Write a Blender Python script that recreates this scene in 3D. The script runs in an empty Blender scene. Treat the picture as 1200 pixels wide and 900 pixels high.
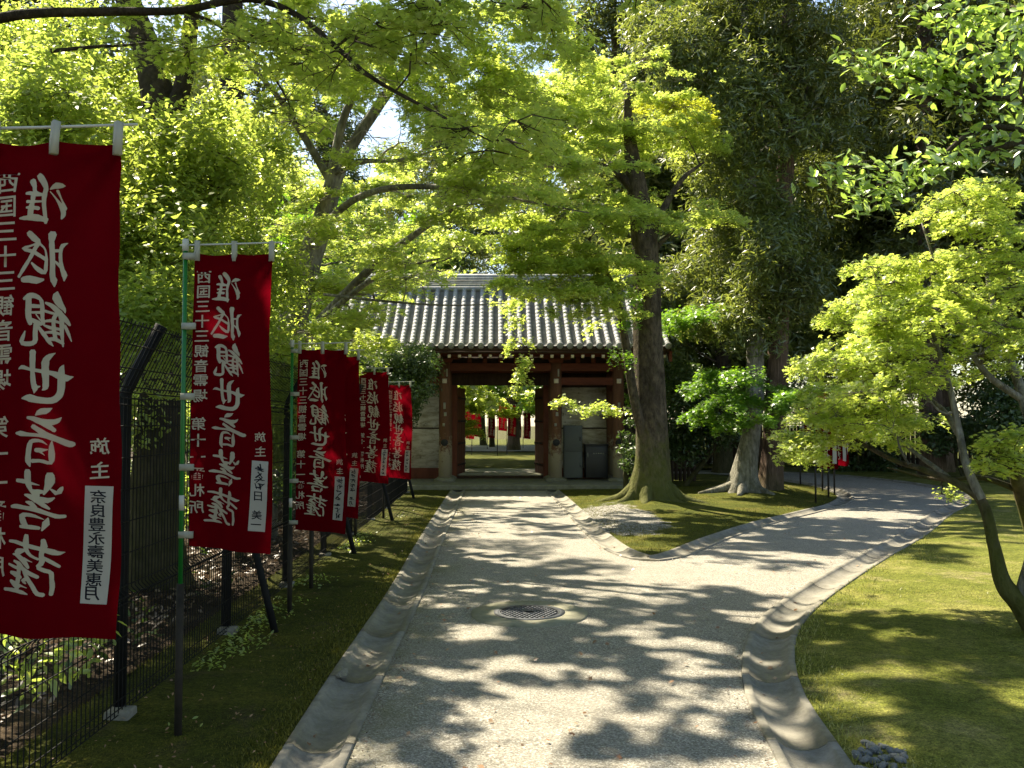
import bpy, bmesh, math, random
import numpy as np
from mathutils import Vector, Matrix, Quaternion
from mathutils.geometry import delaunay_2d_cdt

R = math.radians
sc = bpy.context.scene
COL = sc.collection
rng = np.random.default_rng(11)
random.seed(11)

# ------------------------------------------------------------------ camera, sky, sun, exposure
CAM = Vector((0, 0, 1.68))
FPX, W0, H0 = 1050.0, 1200.0, 900.0
cam_d = bpy.data.cameras.new('camera'); cam = bpy.data.objects.new('camera', cam_d); COL.objects.link(cam)
cam_d.sensor_width = 36; cam_d.lens = 36 * FPX / W0
cam_d.clip_start = 0.05; cam_d.clip_end = 900
cam.location = CAM
cam.rotation_euler = (R(90 + 2.46), 0, R(-0.98))
sc.camera = cam

SUN = Vector((-0.37, 0.48, 0.80)).normalized()
world = bpy.data.worlds.new('World'); sc.world = world; world.use_nodes = True
wn = world.node_tree.nodes; wl = world.node_tree.links
sky = wn.new('ShaderNodeTexSky'); sky.sky_type = 'NISHITA'; sky.sun_disc = False
sky.sun_elevation = math.asin(SUN.z); sky.sun_rotation = math.atan2(SUN.x, SUN.y)
sky.air_density = 1.0; sky.dust_density = 0.9; sky.ozone_density = 1.0
bg = wn['Background']; bg.inputs['Strength'].default_value = 0.085
wl.new(sky.outputs['Color'], bg.inputs['Color'])
sun_d = bpy.data.lights.new('sun', 'SUN'); sun_d.energy = 5.0; sun_d.angle = R(0.7); sun_d.color = (1, .93, .80)
sun_o = bpy.data.objects.new('sun', sun_d); COL.objects.link(sun_o)
sun_o.rotation_euler = SUN.to_track_quat('Z', 'Y').to_euler()
sc.view_settings.view_transform = 'Standard'; sc.view_settings.look = 'None'
sc.view_settings.exposure = 1.8; sc.view_settings.gamma = 1.0
sc.view_settings.use_white_balance = True; sc.view_settings.white_balance_temperature = 7150; sc.view_settings.white_balance_tint = 8
sc.render.engine = 'CYCLES'
cy = sc.cycles
cy.max_bounces = 8; cy.diffuse_bounces = 5; cy.glossy_bounces = 2; cy.transmission_bounces = 5; cy.transparent_max_bounces = 6
cy.use_denoising = True
cy.caustics_reflective = False; cy.caustics_refractive = False
cy.sample_clamp_indirect = 6

# ------------------------------------------------------------------ helpers
_rot = cam.rotation_euler.to_matrix()
def P(px, py, d):
    """world point seen at photo pixel (px, py) on the plane Y = d"""
    v = _rot @ Vector(((px - W0/2) / FPX, (H0/2 - py) / FPX, -1))
    return CAM + v * (d / v.y)
def G(px, py, z=0.0):
    v = _rot @ Vector(((px - W0/2) / FPX, (H0/2 - py) / FPX, -1))
    return CAM + v * ((z - CAM.z) / v.z)

def hash2(ix, iy, seed):
    h = (ix.astype(np.int64) * 374761393 + iy.astype(np.int64) * 668265263 + seed * 974711) & 0x7fffffff
    h = ((h ^ (h >> 13)) * 1274126177) & 0x7fffffff
    return ((h ^ (h >> 16)) & 0xffff) / 65535.0
def vnoise(x, y, seed=0):
    ix = np.floor(x); iy = np.floor(y); fx = x - ix; fy = y - iy
    fx = fx*fx*(3-2*fx); fy = fy*fy*(3-2*fy)
    a = hash2(ix, iy, seed); b = hash2(ix+1, iy, seed); c = hash2(ix, iy+1, seed); d = hash2(ix+1, iy+1, seed)
    return (a*(1-fx)+b*fx)*(1-fy) + (c*(1-fx)+d*fx)*fy

def mesh_from(name, V, faces, mats, smooth=False, mat_idx=None):
    """faces: list of (F, k) int arrays, all polygons of one array have k corners"""
    me = bpy.data.meshes.new(name)
    V = np.asarray(V, dtype=np.float32).reshape(-1, 3)
    fl = [np.asarray(f, dtype=np.int32) for f in faces if len(f)]
    me.vertices.add(len(V)); me.vertices.foreach_set('co', V.ravel())
    loops = np.concatenate([f.ravel() for f in fl]); tot = np.concatenate([np.full(len(f), f.shape[1], np.int32) for f in fl])
    me.loops.add(len(loops)); me.loops.foreach_set('vertex_index', loops)
    me.polygons.add(len(tot)); me.polygons.foreach_set('loop_start', np.concatenate([[0], np.cumsum(tot)[:-1]]).astype(np.int32))
    me.polygons.foreach_set('loop_total', tot)
    if smooth: me.polygons.foreach_set('use_smooth', np.ones(len(tot), bool))
    for m in (mats if isinstance(mats, (list, tuple)) else [mats]): me.materials.append(m)
    if mat_idx is not None: me.polygons.foreach_set('material_index', np.asarray(mat_idx, np.int32))
    me.update(calc_edges=True); me.validate()
    return me

class MB:
    """collects shapes for ONE mesh"""
    def __init__(s): s.V = []; s.F = {}; s.n = 0
    def add(s, V, F):
        V = np.asarray(V, float).reshape(-1, 3)
        for f in F: s.F.setdefault(len(f), []).append([i + s.n for i in f])
        s.V.append(V); s.n += len(V)
        return s
    def box(s, c, size, rot=None, taper=1.0):
        hx, hy, hz = [q/2 for q in size]
        v = np.array([[-hx,-hy,-hz],[hx,-hy,-hz],[hx,hy,-hz],[-hx,hy,-hz],[-hx*taper,-hy*taper,hz],[hx*taper,-hy*taper,hz],[hx*taper,hy*taper,hz],[-hx*taper,hy*taper,hz]])
        if rot is not None: v = v @ np.array(rot).T
        return s.add(v + np.array(c), [(0,3,2,1),(4,5,6,7),(0,1,5,4),(1,2,6,5),(2,3,7,6),(3,0,4,7)])
    def bbox(s, x0, x1, y0, y1, z0, z1): return s.box(((x0+x1)/2,(y0+y1)/2,(z0+z1)/2),(x1-x0,y1-y0,z1-z0))
    def tube(s, pts, radii, sides=8, cap=True):
        V, Q = tube_arrays(np.array(pts, float), np.array(radii, float), sides)
        s.add(V, [tuple(q) for q in Q.tolist()])
        if cap:
            k = s.n - len(V); n = len(V)//sides
            s.F.setdefault(sides, []).append([k+i for i in range(sides)][::-1]); s.F[sides].append([k+(n-1)*sides+i for i in range(sides)])
        return s
    def mesh(s, name, mats, smooth=False, bevel=0):
        me = mesh_from(name, np.concatenate(s.V), [np.array(f) for f in s.F.values()], mats, smooth)
        if bevel:
            bm = bmesh.new(); bm.from_mesh(me)
            bmesh.ops.bevel(bm, geom=bm.edges[:], offset=bevel, segments=2, affect='EDGES', profile=.6, clamp_overlap=True)
            bm.to_mesh(me); bm.free()
        return me
    def build(s, name, mats, parent=None, smooth=False, bevel=0):
        return obj(name, s.mesh(name, mats, smooth, bevel), parent)

def frames(P_):
    T = np.gradient(P_, axis=0); T /= np.linalg.norm(T, axis=1)[:, None] + 1e-9
    up = np.array([0,0,1.]) if abs(T[0,2]) < .9 else np.array([1.,0,0])
    N = np.zeros_like(P_); n = np.cross(T[0], np.cross(up, T[0])); n /= np.linalg.norm(n); N[0] = n
    for i in range(1, len(P_)):
        n = n - T[i]*np.dot(n, T[i]); n /= np.linalg.norm(n)+1e-9; N[i] = n
    return T, N, np.cross(T, N)
def tube_arrays(P_, rad, sides, rfun=None):
    T, N, B = frames(P_)
    a = np.linspace(0, 2*np.pi, sides, endpoint=False)
    r = rad[:, None] * np.ones((1, sides))
    if rfun is not None: r = r * rfun(P_, a)
    V = P_[:, None, :] + r[..., None]*(np.cos(a)[None,:,None]*N[:,None,:] + np.sin(a)[None,:,None]*B[:,None,:])
    n = len(P_); i = np.arange(n-1)[:,None]*sides; j = np.arange(sides)[None,:]; j2 = (j+1) % sides
    Q = np.stack([i+j, i+j2, i+sides+j2, i+sides+j], -1).reshape(-1,4)
    return V.reshape(-1,3), Q
def spline(pts, rad, n):
    pts = np.array(pts, float); rad = np.array(rad, float)
    m = len(pts)
    if m == 2: pts = np.array([pts[0], pts.mean(0), pts[1]]); rad = np.array([rad[0], rad.mean(), rad[1]]); m = 3
    ext = np.vstack([2*pts[0]-pts[1], pts, 2*pts[-1]-pts[-2]])
    t = np.linspace(0, m-1, n); k = np.minimum(t.astype(int), m-2); f = (t-k)[:,None]
    p0, p1, p2, p3 = ext[k], ext[k+1], ext[k+2], ext[k+3]
    out = .5*((2*p1)+(-p0+p2)*f+(2*p0-5*p1+4*p2-p3)*f**2+(-p0+3*p1-3*p2+p3)*f**3)
    return out, np.interp(t, np.arange(m), rad)

def obj(name, me, parent=None, loc=None):
    o = bpy.data.objects.new(name, me); COL.objects.link(o)
    if parent is not None: o.parent = parent
    if loc is not None: o.location = loc
    return o
def tag(o, label=None, cat=None, group=None, kind=None):
    if label: o['label'] = label
    if cat: o['category'] = cat
    if group: o['group'] = group
    if kind: o['kind'] = kind
    return o
def empty(name, loc, label=None, cat=None, group=None, rz=0):
    o = bpy.data.objects.new(name, None); COL.objects.link(o); o.location = loc; o.rotation_euler = (0,0,rz)
    o.empty_display_size = .1
    return tag(o, label, cat, group)
def copy_tree(o, parent=None):
    c = o.copy(); COL.objects.link(c); c.parent = parent
    for ch in list(o.children): copy_tree(ch, c)
    return c

# ------------------------------------------------------------------ materials
class NT:
    def __init__(s, name):
        s.m = bpy.data.materials.new(name); s.m.use_nodes = True; s.t = s.m.node_tree; s.N = s.t.nodes; s.L = s.t.links
        s.N.clear(); s.out = s.N.new('ShaderNodeOutputMaterial')
    def n(s, kind, **kw):
        x = s.N.new('ShaderNode' + kind)
        for k, v in kw.items():
            if k in x.inputs: x.inputs[k].default_value = v
            else: setattr(x, k, v)
        return x
    def l(s, a, b): s.L.new(a, b)
    def coord(s, kind='Object', scale=None):
        c = s.n('TexCoord').outputs[kind]
        if scale is not None:
            mp = s.n('Mapping'); mp.inputs['Scale'].default_value = scale; s.l(c, mp.inputs['Vector']); c = mp.outputs['Vector']
        return c
    def noise(s, vec, scale, detail=4, rough=.55):
        x = s.n('TexNoise', Scale=scale, Detail=detail, Roughness=rough); s.l(vec, x.inputs['Vector']); return x.outputs['Fac']
    def ramp(s, fac, stops):
        r = s.n('ValToRGB'); e = r.color_ramp.elements
        while len(e) < len(stops): e.new(.5)
        for el, (p, c) in zip(e, stops): el.position = p; el.color = (*c, 1) if len(c) == 3 else c
        s.l(fac, r.inputs['Fac']); return r.outputs['Color']
    def mix(s, fac, a, b, mode='MIX'):
        x = s.n('MixRGB', blend_type=mode)
        for v, k in ((fac, 'Fac'), (a, 'Color1'), (b, 'Color2')):
            if hasattr(v, 'is_output'): s.l(v, x.inputs[k])
            else: x.inputs[k].default_value = v if k == 'Fac' else (*v, 1)
        return x.outputs['Color']
    def math(s, op, a, b=None, clamp=False):
        x = s.n('Math', operation=op, use_clamp=clamp)
        for v, k in ((a, 0), (b, 1)):
            if v is None: continue
            if hasattr(v, 'is_output'): s.l(v, x.inputs[k])
            else: x.inputs[k].default_value = v
        return x.outputs[0]
    def bump(s, h, strength=.5, dist=.02):
        b = s.n('Bump', Strength=strength, Distance=dist); s.l(h, b.inputs['Height']); return b.outputs['Normal']
    def principled(s, color, rough=.8, normal=None, spec=.3, metallic=0):
        p = s.n('BsdfPrincipled'); p.inputs['Roughness'].default_value = rough; p.inputs['Specular IOR Level'].default_value = spec; p.inputs['Metallic'].default_value = metallic
        if hasattr(color, 'is_output'): s.l(color, p.inputs['Base Color'])
        else: p.inputs['Base Color'].default_value = (*color, 1)
        if normal is not None: s.l(normal, p.inputs['Normal'])
        s.l(p.outputs[0], s.out.inputs['Surface']); return p

def mat_leaf(name, cols, trans, tmix=.5, gloss=.06, rough=.38):
    """cols: three base colours picked per leaf; trans: multiplier for light passing through"""
    m = NT(name)
    rnd = m.n('NewGeometry').outputs['Random Per Island']
    c = m.ramp(rnd, [(0, cols[0]), (.5, cols[1]), (1, cols[2])])
    big = m.noise(m.coord('Object'), 1.1, 2)
    c = m.mix(m.math('MULTIPLY', big, .45), c, cols[2])
    d = m.n('BsdfDiffuse'); m.l(c, d.inputs['Color'])
    t = m.n('BsdfTranslucent'); m.l(m.mix(1, c, trans, 'MULTIPLY'), t.inputs['Color'])
    x = m.n('MixShader', Fac=tmix); m.l(d.outputs[0], x.inputs[1]); m.l(t.outputs[0], x.inputs[2])
    g = m.n('BsdfGlossy', Roughness=rough); g.inputs['Color'].default_value = (1,1,1,1)
    y = m.n('MixShader', Fac=gloss); m.l(x.outputs[0], y.inputs[1]); m.l(g.outputs[0], y.inputs[2])
    m.l(y.outputs[0], m.out.inputs['Surface']); return m.m

M = {}
M['maple'] = mat_leaf('maple_leaf', [(.18,.27,.06),(.25,.35,.075),(.34,.40,.10)], (2.3,2.1,1.6), .62)
M['maple_gold'] = mat_leaf('golden_maple_leaf', [(.24,.30,.05),(.31,.37,.06),(.38,.39,.07)], (2.0,1.9,.9), .55)
M['maple_deep'] = mat_leaf('deep_maple_leaf', [(.07,.17,.025),(.10,.23,.03),(.16,.28,.04)], (2.2,2.0,.9), .5)  # deeper green leaf colour than the other maples
M['bushleaf'] = mat_leaf('bush_leaf', [(.13,.20,.045),(.19,.28,.06),(.28,.34,.08)], (2.3,2.1,1.5), .58)
M['cherry'] = mat_leaf('cherry_leaf', [(.16,.28,.055),(.22,.35,.075),(.28,.39,.10)], (1.9,1.8,1.2), .5, .12, .35)
M['evergreen'] = mat_leaf('evergreen_leaf', [(.065,.10,.028),(.095,.135,.036),(.15,.18,.055)], (2.4,2.2,1.2), .45, .05, .4)
M['cedar'] = mat_leaf('cedar_leaf', [(.05,.07,.02),(.075,.10,.026),(.12,.14,.04)], (2,2,1), .25, .05)
M['camellia'] = mat_leaf('camellia_leaf', [(.03,.06,.016),(.045,.085,.022),(.07,.11,.03)], (1.8,1.8,1), .3, .045, .4)
M['redmaple'] = mat_leaf('red_maple_leaf', [(.10,.02,.015),(.16,.03,.02),(.2,.05,.02)], (2,1.6,1), .45)

def mat_bark(name, dark, light, moss=0., mossz=1.5, scale=(9,9,2.5)):
    m = NT(name); c = m.coord('Object', scale)
    n1 = m.noise(c, 2.2, 6, .65); n2 = m.noise(m.coord('Object'), 2.2, 4)
    col = m.ramp(n1, [(.28, dark), (.62, light), (.8, tuple(min(1, q*1.5) for q in light))])
    col = m.mix(m.math('MULTIPLY', m.ramp(n2, [(.45,(0,0,0)),(.62,(1,1,1))]), .5), col, tuple(q*.55 for q in dark))
    if moss > 0:
        z = m.n('SeparateXYZ'); m.l(m.coord('Object'), z.inputs[0])
        zz = m.math('SUBTRACT', 1, m.math('DIVIDE', z.outputs['Z'], mossz), True)
        f = m.math('ADD', m.math('MULTIPLY', zz, .55), m.math('MULTIPLY', m.noise(m.coord('Object'), 4.5, 5), .75))
        f = m.math('MULTIPLY', m.ramp(f, [(.42,(0,0,0)),(.72,(1,1,1))]), moss)
        col = m.mix(f, col, (.085,.10,.012))
    m.principled(col, .92, m.bump(n1, 1.0, .06), .15); return m.m
M['bark'] = mat_bark('maple_bark', (.022,.017,.012), (.12,.095,.065), .6, 1.7, (7,7,3))
M['bark_grey'] = mat_bark('grey_bark', (.07,.062,.05), (.30,.28,.24), .2, 2)
M['bark_dark'] = mat_bark('dark_bark', (.02,.016,.012), (.075,.06,.045), .25, 2)
M['bark_cedar'] = mat_bark('cedar_bark', (.045,.03,.022), (.17,.115,.085), .2, .8, (16,16,1.2))
M['twig'] = mat_bark('twig_bark', (.035,.028,.02), (.11,.09,.065))

def mat_plain(name, col, rough=.6, spec=.3, var=.25, scale=6, bump=.15, metallic=0, detail=5):
    m = NT(name); c = m.coord('Object'); n = m.noise(c, scale, detail, .6)
    k = m.ramp(n, [(.3, tuple(q*(1-var) for q in col)), (.7, tuple(min(1, q*(1+var)) for q in col))])
    m.principled(k, rough, m.bump(m.noise(c, scale*6, 4), bump, .01), spec, metallic); return m.m

def mat_path():
    m = NT('gravel_asphalt'); c = m.coord('Object')
    big = m.noise(c, .55, 5, .6); mid = m.noise(c, 3.2, 5, .65)
    v = m.n('TexVoronoi', Scale=120.0); m.l(c, v.inputs['Vector'])
    v2 = m.n('TexVoronoi', Scale=34.0); m.l(c, v2.inputs['Vector'])
    col = m.ramp(mid, [(.25, (.135,.122,.098)), (.5, (.215,.20,.165)), (.75, (.29,.27,.225))])
    sp = m.n('SeparateColor'); m.l(v.outputs['Color'], sp.inputs[0])
    col = m.mix(.62, col, m.ramp(sp.outputs[0], [(0,(.055,.05,.042)),(.3,(.15,.14,.115)),(.65,(.27,.25,.21)),(.88,(.40,.38,.33)),(1,(.6,.58,.52))]))
    # mossy, damp film along the gutter side with its own ragged outline
    xyz = m.n('SeparateXYZ'); m.l(c, xyz.inputs[0])
    e = m.math('SUBTRACT', 1, m.math('MULTIPLY', m.math('ADD', xyz.outputs['X'], .78), 2.2), True)
    e = m.math('MULTIPLY', e, m.ramp(m.noise(c, 1.3, 5, .7), [(.4,(0,0,0)),(.62,(1,1,1))]))
    col = m.mix(m.math('MULTIPLY', e, .75), col, (.105,.10,.03))
    col = m.mix(m.math('MULTIPLY', m.ramp(big, [(.42,(0,0,0)),(.62,(1,1,1))]), .35), col, (.20,.18,.145))
    h = m.math('ADD', m.math('MULTIPLY', v.outputs['Distance'], .6), m.math('MULTIPLY', mid, 1.5))
    m.principled(col, .93, m.bump(m.math('ADD', h, m.math('MULTIPLY', v2.outputs['Distance'], .4)), .55, .012), .2); return m.m
M['path'] = mat_path()

def mat_moss(name, a, b, c2, bare=(.12,.10,.07), bare_amt=.35, bsc=1.4, patch=None):
    m = NT(name); c = m.coord('Object')
    n1 = m.noise(c, 1.6, 6, .62); n2 = m.noise(c, 14, 5, .7); n3 = m.noise(c, bsc, 6, .7); n4 = m.noise(c, 60, 3, .7)
    col = m.ramp(n1, [(.3, a), (.5, b), (.7, c2)])
    col = m.mix(m.math('MULTIPLY', m.ramp(n2, [(.4,(0,0,0)),(.65,(1,1,1))]), .45), col, tuple(q*.5 for q in a))
    col = m.mix(m.math('MULTIPLY', m.ramp(n3, [(.55,(0,0,0)),(.7,(1,1,1))]), bare_amt), col, bare)
    fine = m.noise(c, 95, 3, .75); spk = m.noise(c, 34, 4, .7)
    col = m.mix(.8, col, m.ramp(fine, [(.34,(.35,.33,.25)),(.5,(1,1,1)),(.68,(1.9,1.8,1.4))]), 'MULTIPLY')
    col = m.mix(.6, col, m.ramp(spk, [(.36,(.42,.40,.34)),(.5,(1,1,1)),(.66,(1.55,1.5,1.2))]), 'MULTIPLY')
    if patch:                                    # trodden gravel patch with a ragged outline
        xyz = m.n('SeparateXYZ'); m.l(c, xyz.inputs[0]); cx, cy_, rx, ry = patch
        d2 = m.math('ADD', m.math('POWER', m.math('DIVIDE', m.math('SUBTRACT', xyz.outputs['X'], cx), rx), 2), m.math('POWER', m.math('DIVIDE', m.math('SUBTRACT', xyz.outputs['Y'], cy_), ry), 2))
        f = m.math('SUBTRACT', m.math('MULTIPLY', m.noise(c, 2.2, 6, .7), 2.4), d2)
        v = m.n('TexVoronoi', Scale=40.0); m.l(c, v.inputs['Vector']); sp = m.n('SeparateColor'); m.l(v.outputs['Color'], sp.inputs[0])
        col = m.mix(m.ramp(f, [(.1,(0,0,0)),(.35,(1,1,1))]), col, m.ramp(sp.outputs[0], [(0,(.09,.085,.07)),(.6,(.24,.225,.19)),(1,(.42,.40,.36))]))
    m.principled(col, .95, m.bump(m.math('ADD', m.math('MULTIPLY', n2, 1.2), n4), .9, .03), .1); return m.m
M['moss'] = mat_moss('verge_moss', (.030,.036,.007), (.060,.068,.010), (.11,.10,.018), (.075,.055,.035), .6, 2.6)
M['moss_island'] = mat_moss('island_moss', (.04,.05,.009), (.075,.085,.012), (.13,.12,.02), (.10,.085,.05), .5, 1.6, (2.1,15.6,.75,2.2))
M['lawn'] = mat_moss('lawn_turf', (.085,.105,.018), (.15,.165,.035), (.25,.235,.08), (.27,.23,.13), .7, 1.3)
M['litter'] = mat_moss('leaf_litter_soil', (.025,.018,.012), (.05,.036,.025), (.10,.073,.052), (.05,.06,.02), .4, .8)
M['soil'] = mat_moss('soil', (.05,.045,.02), (.07,.07,.025), (.10,.09,.035))

def mat_concrete(name, col=(.215,.20,.165), stain=(.10,.095,.07)):
    m = NT(name); c = m.coord('Object'); n1 = m.noise(c, 8.5, 8, .72); n2 = m.noise(c, 40, 5, .7)
    k = m.ramp(n1, [(.32, tuple(q*.6 for q in col)), (.52, col), (.75, tuple(q*1.3 for q in col))])
    k = m.mix(m.math('MULTIPLY', m.ramp(m.noise(c, 3.2, 8, .75), [(.47,(0,0,0)),(.6,(1,1,1))]), .6), k, stain)
    k = m.mix(.25, k, m.ramp(n2, [(.3, tuple(q*.6 for q in col)), (.7, tuple(q*1.35 for q in col))]))
    m.principled(k, .9, m.bump(n2, .4, .01), .2); return m.m
M['concrete'] = mat_concrete('gutter_concrete')
M['collar'] = mat_concrete('collar_concrete', (.235,.225,.165), (.17,.165,.11))
M['stone'] = mat_concrete('platform_stone', (.19,.18,.14), (.10,.10,.05))
M['iron'] = mat_plain('cast_iron', (.085,.09,.10), .5, .5, .3, 20, .2, .6)
M['iron_dark'] = mat_plain('cast_iron_recess', (.03,.03,.032), .8, .2)
M['black_steel'] = mat_plain('black_painted_steel', (.007,.007,.007), .7, .15, .3, 8, .05)
M['green_pole'] = mat_plain('green_plastic_pole', (.006,.13,.02), .35, .4, .12, 3, .02)
M['pipe'] = mat_plain('dark_steel_pipe', (.024,.020,.014), .75, .2, .45, 9, .1)
M['white_bar'] = mat_plain('white_plastic', (.42,.42,.36), .5, .3, .08, 3, .02)
def mat_cloth(name, col, tr, tmix, rough=.8):
    m = NT(name); c = m.coord('Object'); n = m.noise(c, 9, 4)
    k = m.ramp(n, [(.35, tuple(q*.86 for q in col)), (.65, col)])
    d = m.n('BsdfDiffuse'); m.l(k, d.inputs['Color'])
    w = m.noise(m.coord('Object', (900, 900, 60)), 1, 2)
    m.l(m.bump(w, .12, .001), d.inputs['Normal'])
    t = m.n('BsdfTranslucent'); t.inputs['Color'].default_value = (*tr, 1)
    x = m.n('MixShader', Fac=tmix); m.l(d.outputs[0], x.inputs[1]); m.l(t.outputs[0], x.inputs[2]); m.l(x.outputs[0], m.out.inputs['Surface']); return m.m
M['banner'] = mat_cloth('red_banner_cloth', (.070,.0008,.003), (.18,.002,.008), .42)
M['ink_white'] = mat_cloth('cream_dye', (.56,.53,.38), (.68,.64,.47), .42)
M['paper'] = mat_cloth('white_strip_cloth', (.5,.49,.41), (.55,.54,.46), .4)
M['ink_black'] = mat_plain('black_ink', (.015,.016,.02), .8, .1)
M['tab'] = mat_cloth('white_tab_cloth', (.5,.49,.40), (.55,.54,.44), .4)

def mat_wood(name, a, b, grain=(3,3,30), worn=None, wamt=.0, wz=(0, 2), bump=.35):
    m = NT(name); c = m.coord('Object', grain); n = m.noise(c, 1.4, 6, .65); cc = m.coord('Object')
    k = m.ramp(n, [(.3, a), (.7, b)])
    if worn:
        z = m.n('SeparateXYZ'); m.l(cc, z.inputs[0])
        f = m.n('MapRange'); m.l(z.outputs['Z'], f.inputs['Value']); f.inputs['From Min'].default_value = wz[1]; f.inputs['From Max'].default_value = wz[0]; f.inputs['To Min'].default_value = -.25; f.inputs['To Max'].default_value = .35
        q = m.math('ADD', f.outputs[0], m.noise(cc, 7, 6, .75))
        k = m.mix(m.math('MULTIPLY', m.ramp(q, [(.5,(0,0,0)),(.62,(1,1,1))]), wamt), k, worn)
    m.principled(k, .82, m.bump(n, bump, .01), .2); return m.m
M['redwood'] = mat_wood('faded_red_timber', (.085,.026,.014), (.16,.050,.028), (6,6,1.2))
M['redbeam'] = mat_wood('faded_red_beam', (.075,.022,.013), (.14,.042,.024), (1.2,6,6))
M['post'] = mat_wood('peeling_red_post', (.10,.045,.025), (.17,.08,.045), (7,7,1), (.34,.29,.20), .9, (0, 1.9))
M['darkwood'] = mat_wood('dark_timber', (.028,.016,.01), (.06,.035,.022), (6,6,1.5))
M['fencewood'] = mat_wood('weathered_slat', (.03,.022,.016), (.075,.055,.04), (9,9,1.2))
M['rafter_white'] = mat_plain('white_rafter_paint', (.62,.55,.42), .8, .2, .25, 20)
def mat_plaster():
    m = NT('weathered_plaster'); c = m.coord('Object'); n = m.noise(c, 5, 7, .72); n2 = m.noise(m.coord('Object', (1,1,4)), 1.6, 5, .7)
    k = m.ramp(n2, [(.35, (.30,.25,.16)), (.55, (.58,.52,.40)), (.75, (.70,.65,.54))])
    k = m.mix(m.math('MULTIPLY', m.ramp(n, [(.55,(0,0,0)),(.68,(1,1,1))]), .8), k, (.12,.09,.045))
    m.principled(k, .95, m.bump(n, .4, .01), .1); return m.m
M['plaster'] = mat_plaster()
def mat_tile(name, base):
    m = NT(name); c = m.coord('Object'); n = m.noise(c, 3.5, 6, .7); n2 = m.noise(c, 18, 4, .7)
    k = m.ramp(n, [(.3, tuple(q*.6 for q in base)), (.52, base), (.72, tuple(min(1, q*1.5) for q in base))])
    k = m.mix(m.math('MULTIPLY', m.ramp(n2, [(.52,(0,0,0)),(.64,(1,1,1))]), .5), k, (.16,.13,.09))
    m.principled(k, .7, m.bump(n2, .3, .01), .3); return m.m
M['tile'] = mat_tile('grey_roof_tile', (.31,.32,.33))
M['pan'] = mat_tile('grey_pan_tile', (.17,.165,.155))
M['cabinet'] = mat_plain('grey_metal_cabinet', (.09,.10,.10), .5, .4, .15, 2, .03)
M['box_black'] = mat_plain('black_metal_box', (.015,.015,.016), .4, .4, .2, 4, .03)
M['rock'] = mat_concrete('grey_rock', (.16,.165,.16), (.06,.06,.05))
M['blade'] = mat_leaf('grass_blade', [(.10,.13,.02),(.19,.21,.045),(.33,.30,.11)], (1.5,1.5,1), .35, .03)
M['mossblade'] = mat_leaf('moss_tuft', [(.03,.036,.008),(.08,.088,.014),(.19,.17,.035)], (1.4,1.4,1), .3, .01)
M['dryleaf'] = mat_leaf('dry_leaf', [(.16,.07,.035),(.26,.12,.06),(.33,.22,.13)], (1.2,1.1,1), .2, .04)
M['litterleaf'] = mat_leaf('litter_leaf', [(.05,.03,.018),(.10,.065,.042),(.18,.13,.09)], (1.2,1.1,1), .15, .05)

# ------------------------------------------------------------------ how the canopy lets the sun through
SX, SY = SUN.x / SUN.z, SUN.y / SUN.z
def ell(x, y, cx, cy, rx, ry): return np.clip(1.35 - ((x-cx)/rx)**2 - ((y-cy)/ry)**2, 0, 1)
def gap_share(x, y):
    """wished share of sunlit ground (canopy gaps) around ground point x, y"""
    f = np.where(y > 10, .30, .36)
    f = np.where((x < -1.0) & (y < 22), np.where(y < 3, .16, .62), f)
    f = np.where((x > -1.0) & (x < .2) & (y < 2.7), .16, f)
    f = np.where((x > 1.7) & (y < 6.3), .06, f)
    f = np.where((x > 3.0) & (y > 11.5), .22, f)
    f = np.maximum(f, .96*ell(x, y, 5.0, 8.9, 3.0, 1.9))
    f = np.maximum(f, .62*ell(x, y, .25, 5.4, .9, 1.7))
    f = np.maximum(f, .5*ell(x, y, 1.3, 8.5, 1.3, 2.6))
    f = np.maximum(f, .85*ell(x, y, 6.9, 12.6, 2.2, .5))
    f = np.maximum(f, .40*ell(x, y, .2, 18, 1.2, 4))
    f = np.maximum(f, .8*ell(x, y, 5.0, 3.7, 1.8, 1.2))
    f = np.maximum(f, .7*ell(x, y, 5.2, 5.6, 1.5, .9))
    return f
def is_gap(p):
    """p (N,3): True where a leaf would stand in one of the gaps the sun shines through"""
    hx = p[:,0] - SX*p[:,2]; hy = p[:,1] - SY*p[:,2]
    f = gap_share(hx, hy)
    n = .52*vnoise(hx*2.4+hy*.6, hy*3.0-hx*.3, 3) + .48*vnoise(hx*6.1, hy*7.4, 9)
    thr = np.interp(f, [0,.06,.1,.2,.34,.5,.62,.85,.96,1], [1.,.80,.74,.66,.58,.5,.44,.3,.1,0])
    return n > thr

# ------------------------------------------------------------------ foliage
def star_template(s=1.0):
    a, r = [], []
    L = [(-150,.42),(-118,.30),(-72,.80),(-50,.34),(-34,.98),(-16,.36),(0,1.1),(16,.36),(34,.98),(50,.34),(72,.80),(118,.30),(150,.42)]
    v = [(r_*math.cos(R(q)), r_*math.sin(R(q)), -.12*r_*r_) for q, r_ in L]
    return np.array(v)*s, [list(range(len(L)))]
def lobe_template():
    v = [(-.25,0,0)]; f = []
    for q, r_ in ((-62,.85),(0,1.1),(62,.85)):
        k = len(v); w = .17
        for dq, rr in ((-22,.5),(0,1),(22,.5)):
            v.append((r_*rr*math.cos(R(q+dq)), r_*rr*math.sin(R(q+dq)), -.1*rr))
        f.append([0,k,k+1,k+2])
    return np.array(v), f
def quad_template(w=.45): return np.array([(-.9,0,0),(0,-w,.06),(1,0,-.12),(0,w,.06)]), [[0,1,2,3]]
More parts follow.
